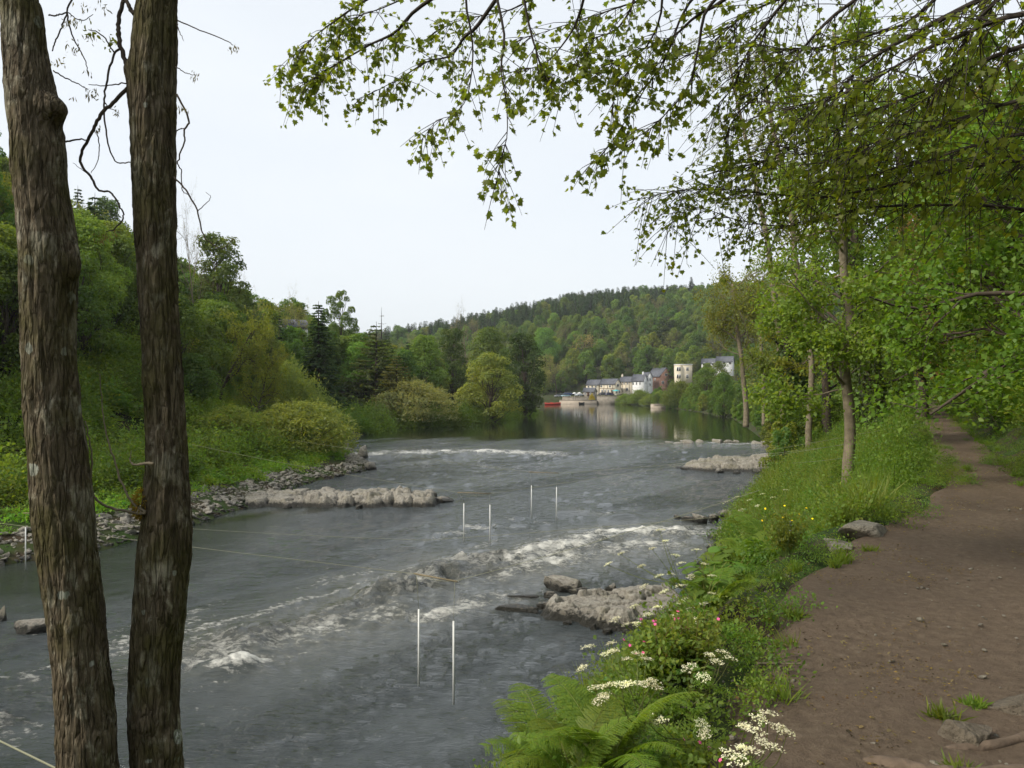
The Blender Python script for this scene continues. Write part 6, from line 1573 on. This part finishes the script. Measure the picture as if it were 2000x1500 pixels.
# ------------------------------------------------------------------ ferns, cow parsley and other plants by the path
FERNC = (.078, .122, .018)
def frond_mesh(seed, L_=1.0, a0=78, a1=8, npair=26):
    r = np.random.default_rng(seed); g = Geo(); n = 40; s = np.linspace(0, 1, n)
    ang = np.radians(a0 + (a1 - a0) * s ** 1.3); dx = np.cumsum(np.cos(ang)) / n; dz = np.cumsum(np.sin(ang)) / n
    S = np.stack([dx, np.zeros(n), dz], -1) * L_; T = np.stack([np.cos(ang), np.zeros(n), np.sin(ang)], -1); U = np.stack([-np.sin(ang), np.zeros(n), np.cos(ang)], -1)
    st = Geo().add(*tube(S, np.linspace(.006, .0015, n), 5, False))
    P, A, Nn, Ln, Wd, Tt = [], [], [], [], [], []
    for i in range(npair):
        f = .16 + .83 * i / npair; k = min(int(f * n), n - 1)
        pl = L_ * .19 * (math.sin(PI * min(1, (f - .08) * .98) ** .75) ** .9) + .01
        for sd in (-1, 1):
            ax = unit(np.array([0, sd, 0]) * .92 + T[k] * .38 - U[k] * .10 + r.normal(size=3) * .03)
            m = max(4, int(pl / .011))
            for q_ in range(m):
                fq = (q_ + .5) / m; w = pl * .17 * (1 - fq ** 1.6) + .004
                b = S[k] + ax * pl * fq - U[k] * .02 * fq * fq
                for s2 in (-1, 1):
                    pa = unit(T[k] * s2 * .9 + ax * .45)
                    P.append(b); A.append(pa); Nn.append(U[k] + r.normal(size=3) * .15); Ln.append(w); Wd.append(pl / m * 1.25); Tt.append(np.clip(.5 + .25 * r.normal(), 0, 1))
    leaves(g, P, A, Nn, Ln, Wd, 'rhomb', Tt)
    return mesh_of('frond', [(g, LM(FERNC)), (st, LM((.10, .12, .03)))])
FR = [frond_mesh(i, 1.0, 80 - 6 * i, 2 - 12 * i) for i in range(3)]
def fern(label, u, d, nf, size, seed, lean=0.0, dz=0.0):
    r = random.Random(seed); x = (u - 1000) / F * d
    root = bpy.data.objects.new('fern', None); C.objects.link(root); root.location = (x, d, H(x, d) - .03 + dz); root['label'] = label; root['category'] = 'fern'
    for i in range(nf):
        link('frond', FR[r.randrange(3)], root, rot=(r.uniform(-.2, .2), r.uniform(-.15, .25) + lean, i * 2.399 + r.uniform(-.3, .3)), scale=size * r.uniform(.75, 1.15))
fern('fresh green fern at the bottom edge, nearest the water', 1075, 3.1, 9, .54, 1, dz=.16)
fern('yellow-green fern at the bottom edge under the cow parsley', 1190, 2.85, 8, .5, 2, dz=.12)
fern('fern tucked between the two front ferns', 1125, 2.75, 7, .44, 3, dz=.1)
fern('fern beside the path-edge cow parsley at the bottom', 1290, 2.7, 6, .4, 4)
fern('fern with spread fronds beside the metal post', 1510, 8.2, 9, .8, 5, dz=.1)
fern('fern just downhill of the metal post fern', 1478, 7.8, 8, .75, 6, dz=.1)
fern('small fern in the bank growth above the pale outcrop', 1400, 5.6, 7, .5, 7)

def umbel(gs, gf, tip, up_, rad, rng_, rays=10):
    a = unit(np.cross(up_, [1, .2, 0])); b = np.cross(up_, a)
    for i in range(rays):
        th = i * 2.399; q_ = math.sqrt((i + .4) / rays); e = tip + (a * math.cos(th) + b * math.sin(th)) * rad * q_ + up_ * rad * (.75 - .25 * q_ * q_)
        gs.add(*tube([tip, (tip + e) / 2 + up_ * rad * .06, e], .0007, 3, False))
        m = 11; o_ = rng_.normal(size=(m, 3)) * np.array([.0055, .0055, .0025])
        P = e + o_; s = rng_.uniform(.0045, .0075, m)
        leaves(gf, P, rdir(rng_, m) * np.array([1, 1, .3]), up_ + rng_.normal(size=(m, 3)) * .35, s, s * 1.1, 'rhomb', rng_.random(m))
CPST = LM((.07, .085, .03)); CPFL = PET((.40, .40, .33))
def feather_leaf(g, base, dirv, L_, rng_):
    n_ = 11
    for i in range(n_):
        f = (i + 1) / n_; b = base + dirv * L_ * f + np.array([0, 0, -.25]) * L_ * f * f
        sidev = unit(np.cross(dirv, [0, 0, 1])); pl = L_ * .5 * (1 - f) + .012
        for sd in (-1, 1):
            m = 7; fq = np.linspace(.1, 1, m); ax = unit(sidev * sd + dirv * .6)
            Q = b + ax * (pl * fq)[:, None]; A = unit(ax + rng_.normal(size=(m, 3)) * .6); s = (pl * .30 * (1.15 - fq) + .006)
            leaves(g, Q, A, np.array([0, 0, 1.0]) + rng_.normal(size=(m, 3)) * .3, s, s * .5, 'rhomb', np.clip(.5 + rng_.normal(size=m) * .2, 0, 1))
def parsley(label, ub, db, heads, seed, rad=.034, nleaf=4):
    r = np.random.default_rng(seed); x = (ub - 1000) / F * db; base = np.array([x, db, H(x, db) - .02])
    root = bpy.data.objects.new('cow_parsley', None); C.objects.link(root); root.location = base; root['label'] = label; root['category'] = 'wildflower'; root['group'] = 'cow parsley beside the path'
    inv = Matrix.Translation(-Vector(base))
    T = np.array([px(u, v, d) for u, v, d in heads]); cen = T.mean(0); fork = base + (cen - base) * .52 + r.normal(size=3) * .02
    gs, lf = Geo(), Geo()
    S0 = spline([base, base + (fork - base) * .5 + r.normal(size=3) * .015, fork], 14); gs.add(*tube(S0, np.linspace(.0055, .004, 14), 7, False))
    fl = []
    for t in T:
        m_ = fork + (t - fork) * .55 + r.normal(size=3) * .02 + np.array([0, 0, -.02])
        S = spline([fork, m_, t], 12); gs.add(*tube(S, np.linspace(.0034, .0016, 12), 5, False))
        up_ = unit(unit(S[-1] - S[-3]) + np.array([0, 0, 1.2])); gf = Geo(); umbel(gs, gf, t, up_, rad * r.uniform(.75, 1.25), r, int(r.integers(8, 13))); fl.append(gf)
        if r.random() < .5: feather_leaf(lf, S[2], unit(r.normal(size=3) * np.array([1, 1, .2]) + np.array([0, 0, .3])), r.uniform(.06, .12), r)
    for i in range(nleaf):
        th = r.random() * 6.28; feather_leaf(lf, S0[int(r.integers(2, 12))], unit(np.array([math.cos(th), math.sin(th), .45])), r.uniform(.14, .26), r)
    for nm, gg, mm in (('stem', gs, CPST), ('feathery_leaves', lf, LM((.075, .125, .022)))):
        if gg.n: o = obj(nm, gg, mm, root); o.matrix_parent_inverse = inv
    for gf in fl: o = obj('flower_head', gf, CPFL, root); o.matrix_parent_inverse = inv
parsley('cow parsley leaning over the path at the bottom, upper spray', 1400, 2.75, [(1455, 1425, 2.7), (1480, 1415, 2.72), (1500, 1405, 2.75), (1520, 1432, 2.7), (1475, 1438, 2.65), (1535, 1440, 2.7)], 1, .030)
parsley('cow parsley leaning over the path at the bottom, lower spray', 1370, 2.6, [(1425, 1482, 2.5), (1450, 1470, 2.52), (1470, 1478, 2.5), (1490, 1462, 2.55), (1505, 1470, 2.5), (1440, 1495, 2.45)], 2, .030)
parsley('cow parsley with heads beside the pink flowers', 1330, 3.7, [(1385, 1285, 3.6), (1410, 1280, 3.62), (1425, 1292, 3.6), (1400, 1300, 3.55), (1348, 1312, 3.5), (1372, 1330, 3.45)], 3, .032)
parsley('cow parsley over the front ferns, dense white cluster', 1260, 2.95, [(1165, 1352, 3.0), (1180, 1365, 3.0), (1190, 1345, 3.0), (1215, 1348, 3.0), (1230, 1342, 3.0), (1258, 1345, 3.0), (1272, 1338, 3.0), (1280, 1350, 3.0), (1175, 1378, 2.95)], 4, .030)
parsley('tall cow parsley with heads standing over the water', 1300, 3.4, [(1150, 1272, 3.6), (1185, 1285, 3.6), (1200, 1278, 3.6), (1225, 1292, 3.6), (1245, 1285, 3.6), (1262, 1295, 3.6), (1140, 1310, 3.5), (1195, 1262, 3.7)], 5, .028)
parsley('slender cow parsley against the pale outcrop, left stem', 1330, 4.4, [(1205, 1215, 4.6), (1225, 1225, 4.6), (1245, 1222, 4.6), (1265, 1205, 4.6), (1285, 1190, 4.6), (1240, 1190, 4.7)], 6, .03)
parsley('tall thin cow parsley with faint heads before the rapid', 1400, 5.4, [(1190, 1105, 5.9), (1215, 1085, 5.9), (1255, 1110, 5.8), (1275, 1075, 5.8), (1300, 1060, 5.7), (1320, 1090, 5.7), (1310, 1125, 5.6), (1260, 1150, 5.6), (1290, 1040, 5.8)], 7, .032)
parsley('cow parsley rising beside the big-leaved plants', 1430, 5.8, [(1350, 1130, 5.7), (1370, 1150, 5.7), (1345, 1170, 5.6), (1390, 1130, 5.8), (1375, 1105, 5.8), (1330, 1105, 5.9), (1360, 1080, 6.0)], 8, .034)
parsley('cow parsley half hidden in the grass above the pale outcrop', 1420, 5.0, [(1330, 1180, 5.0), (1350, 1195, 5.0), (1375, 1185, 5.0), (1320, 1205, 4.9), (1390, 1165, 5.1)], 9, .03)
parsley('cow parsley far along the bank near the path stone', 1600, 11.5, [(1420, 985, 12), (1440, 975, 12), (1465, 980, 12), (1490, 968, 12), (1510, 975, 12), (1535, 960, 12), (1480, 990, 11.5), (1450, 1000, 11.5)], 10, .05)
parsley('cow parsley mid-bank between the ferns and pink flowers', 1450, 4.6, [(1300, 1160, 4.8), (1330, 1150, 4.8), (1360, 1215, 4.5), (1335, 1230, 4.4), (1290, 1130, 5.0)], 11, .03)
parsley('single cow parsley above the stick on the path edge', 1380, 3.2, [(1260, 1405, 3.0), (1290, 1412, 3.0), (1370, 1420, 2.9), (1375, 1440, 2.85)], 12, .026)

def big_leaf_plant(label, u, d, n_, size, seed, dz=0.0, color=(.062, .115, .022)):
    r = np.random.default_rng(seed); x = (u - 1000) / F * d
    root = bpy.data.objects.new('broad_leaved_plant', None); C.objects.link(root); root.location = (x, d, H(x, d) + dz); root['label'] = label; root['category'] = 'plant'
    for i in range(n_):
        th = i * 2.399 + r.normal() * .3; rad = size * (.4 + 1.3 * r.random()); hgt = size * r.uniform(1.0, 2.4); tip = np.array([math.cos(th) * rad, math.sin(th) * rad, hgt])
        st = Geo().add(*tube(spline([(0, 0, -.05), tip * np.array([.4, .4, .7]), tip], 8), np.linspace(.008, .004, 8), 5, False)); s_ = size * r.uniform(.7, 1.25)
        out = unit(np.array([math.cos(th), math.sin(th), -.25])); nr = unit(np.array([math.cos(th) * .35, math.sin(th) * .35, 1]) + r.normal(size=3) * .18); sv = np.cross(out, nr)
        m = 18; ph = np.linspace(0, 2 * PI, m, endpoint=False); rr = (1 - .30 * np.exp(-((ph - PI) / .35) ** 2)) * (1 + .04 * np.cos(ph * 9))
        rows_ = [tip[None]]
        for q_ in (.55, 1.0):
            rows_.append(tip + out * (np.cos(ph) * rr * .55 * q_ + .25 * q_)[:, None] * s_ + sv * (np.sin(ph) * rr * .5 * q_)[:, None] * s_ + nr * (.10 * q_ * np.abs(np.sin(ph)) - .10 * q_ * q_ + .02 * np.cos(ph * 6) * q_)[:, None] * s_)
        V = np.vstack(rows_); Ft = np.array([[0, 1 + k, 1 + (k + 1) % m] for k in range(m)]); Fq = np.array([[1 + k, 1 + m + k, 1 + m + (k + 1) % m, 1 + (k + 1) % m] for k in range(m)])
        lo = obj('leaf', Geo().add(V, [Ft, Fq], float(np.clip(.5 + r.normal() * .2, 0, 1))), LM(color), root, smooth_shade=True)
        obj('stalk', st, LM((.10, .12, .03)), lo)
big_leaf_plant('plant with broad round leaves beside the ferns and post', 1440, 7.4, 16, .17, 1, .1)
big_leaf_plant('plant with broad round leaves nearest the white rapid', 1395, 7.0, 14, .17, 2, .15)
big_leaf_plant('broad-leaved plant uphill of the metal post', 1560, 8.8, 12, .15, 3, .05, (.075, .13, .022))
big_leaf_plant('broad-leaved plant under the tall thin cow parsley', 1380, 5.6, 12, .10, 4, .1)
big_leaf_plant('low broad-leaved plant by the pink flowers', 1350, 3.9, 12, .06, 5, .05)

def flower_plant(label, u, d, n_, hgt, spreadr, col, fsz, seed, cat='wildflower', stemc=(.09, .075, .03)):
    r = np.random.default_rng(seed); x = (u - 1000) / F * d; base = np.array([x, d, H(x, d)])
    root = bpy.data.objects.new('flowering_plant', None); C.objects.link(root); root.location = base; root['label'] = label; root['category'] = cat
    gs, gl, gf = Geo(), Geo(), []
    for i in range(n_):
        th = r.random() * 6.28; tip = np.array([math.cos(th), math.sin(th), 0]) * spreadr * math.sqrt(r.random()) + np.array([0, 0, hgt * r.uniform(.55, 1.1)])
        S = spline([tip * np.array([.2, .2, 0]), tip * .5 + r.normal(size=3) * .02, tip], 8); gs.add(*tube(S, np.linspace(.003, .0012, 8), 4, False))
        for k in range(2, 7):
            m = 6; leaves(gl, S[k] + r.normal(size=(m, 3)) * .018, rdir(r, m), np.array([0, 0, 1.0]) + r.normal(size=(m, 3)) * .5, r.uniform(.02, .045, m), .02, 'leaf', r.random(m))
        if i % 5 == 0:
            g = Geo(); nr = unit(np.array([0, -.5, .8]) + r.normal(size=3) * .4); a = unit(np.cross(nr, [1, .1, 0])); b = np.cross(nr, a)
            A = np.array([a * math.cos(k * 2 * PI / 5) + b * math.sin(k * 2 * PI / 5) + nr * .15 for k in range(5)]); leaves(g, np.repeat(tip[None], 5, 0), A, np.repeat(nr[None], 5, 0), fsz, fsz * .8, 'leaf', .6); gf.append(g)
    obj('stems', gs, LM(stemc), root); obj('foliage', gl, LM((.085, .115, .024)), root)
    for g in gf: obj('flower', g, PET(col), root)
flower_plant('red-stemmed plant with small pink flowers at the bank top', 1340, 4.1, 60, .34, .24, (.42, .07, .22), .011, 1)
flower_plant('reddish plant with few pink flowers near the pale outcrop', 1290, 4.0, 40, .34, .2, (.42, .07, .22), .010, 2)
flower_plant('low plant with pink flowers by the front ferns', 1340, 2.9, 30, .2, .15, (.42, .07, .22), .010, 3, stemc=(.07, .09, .03))
flower_plant('yellow buttercups in the grass beside the ferns', 1535, 7.0, 36, .42, .25, (.55, .42, .01), .012, 4, stemc=(.07, .1, .03))
flower_plant('yellow flowers on the bank under the slim tree', 1600, 16, 40, .6, .5, (.5, .42, .02), .02, 5, stemc=(.07, .1, .03))

# grass tufts that stand singly on the path
def tuft(label, u, d, size, seed):
    x = (u - 1000) / F * d
    obj('grass_tuft', grass_src(seed, 90, .16 * size, .006, .10 * size, .8), LM((.07, .105, .018)), loc=(x, d, 4.70), label=label, cat='grass tuft')
tuft('grass tuft behind the dusty embedded rock', 1838, 3.6, .6, 1)
tuft('grass tuft against the frame-edge embedded rock', 1905, 3.75, .45, 2)
tuft('grass tuft under the snaking root', 1880, 3.05, .6, 3)
tuft('lone grass tuft on the path beside the bank herbs', 1550, 5.2, .7, 4)
tuft('flattened grass tuft nearest the path stone', 1700, 7.3, .7, 6)

# ------------------------------------------------------------------ damp valley air
hz, hnt, hout = newmat('valley_haze')
pv_ = N(hnt, 'ShaderNodeVolumePrincipled'); pv_.inputs['Density'].default_value = 0.00016; pv_.inputs['Color'].default_value = (.92, .96, 1.0, 1); pv_.inputs['Anisotropy'].default_value = .2
hnt.links.new(pv_.outputs[0], hout.inputs['Volume'])
obj('haze', Geo().add(*box(-2600, 2600, -400, 4200, -3.0, 190)), hz, kind='stuff')
#@@END@@
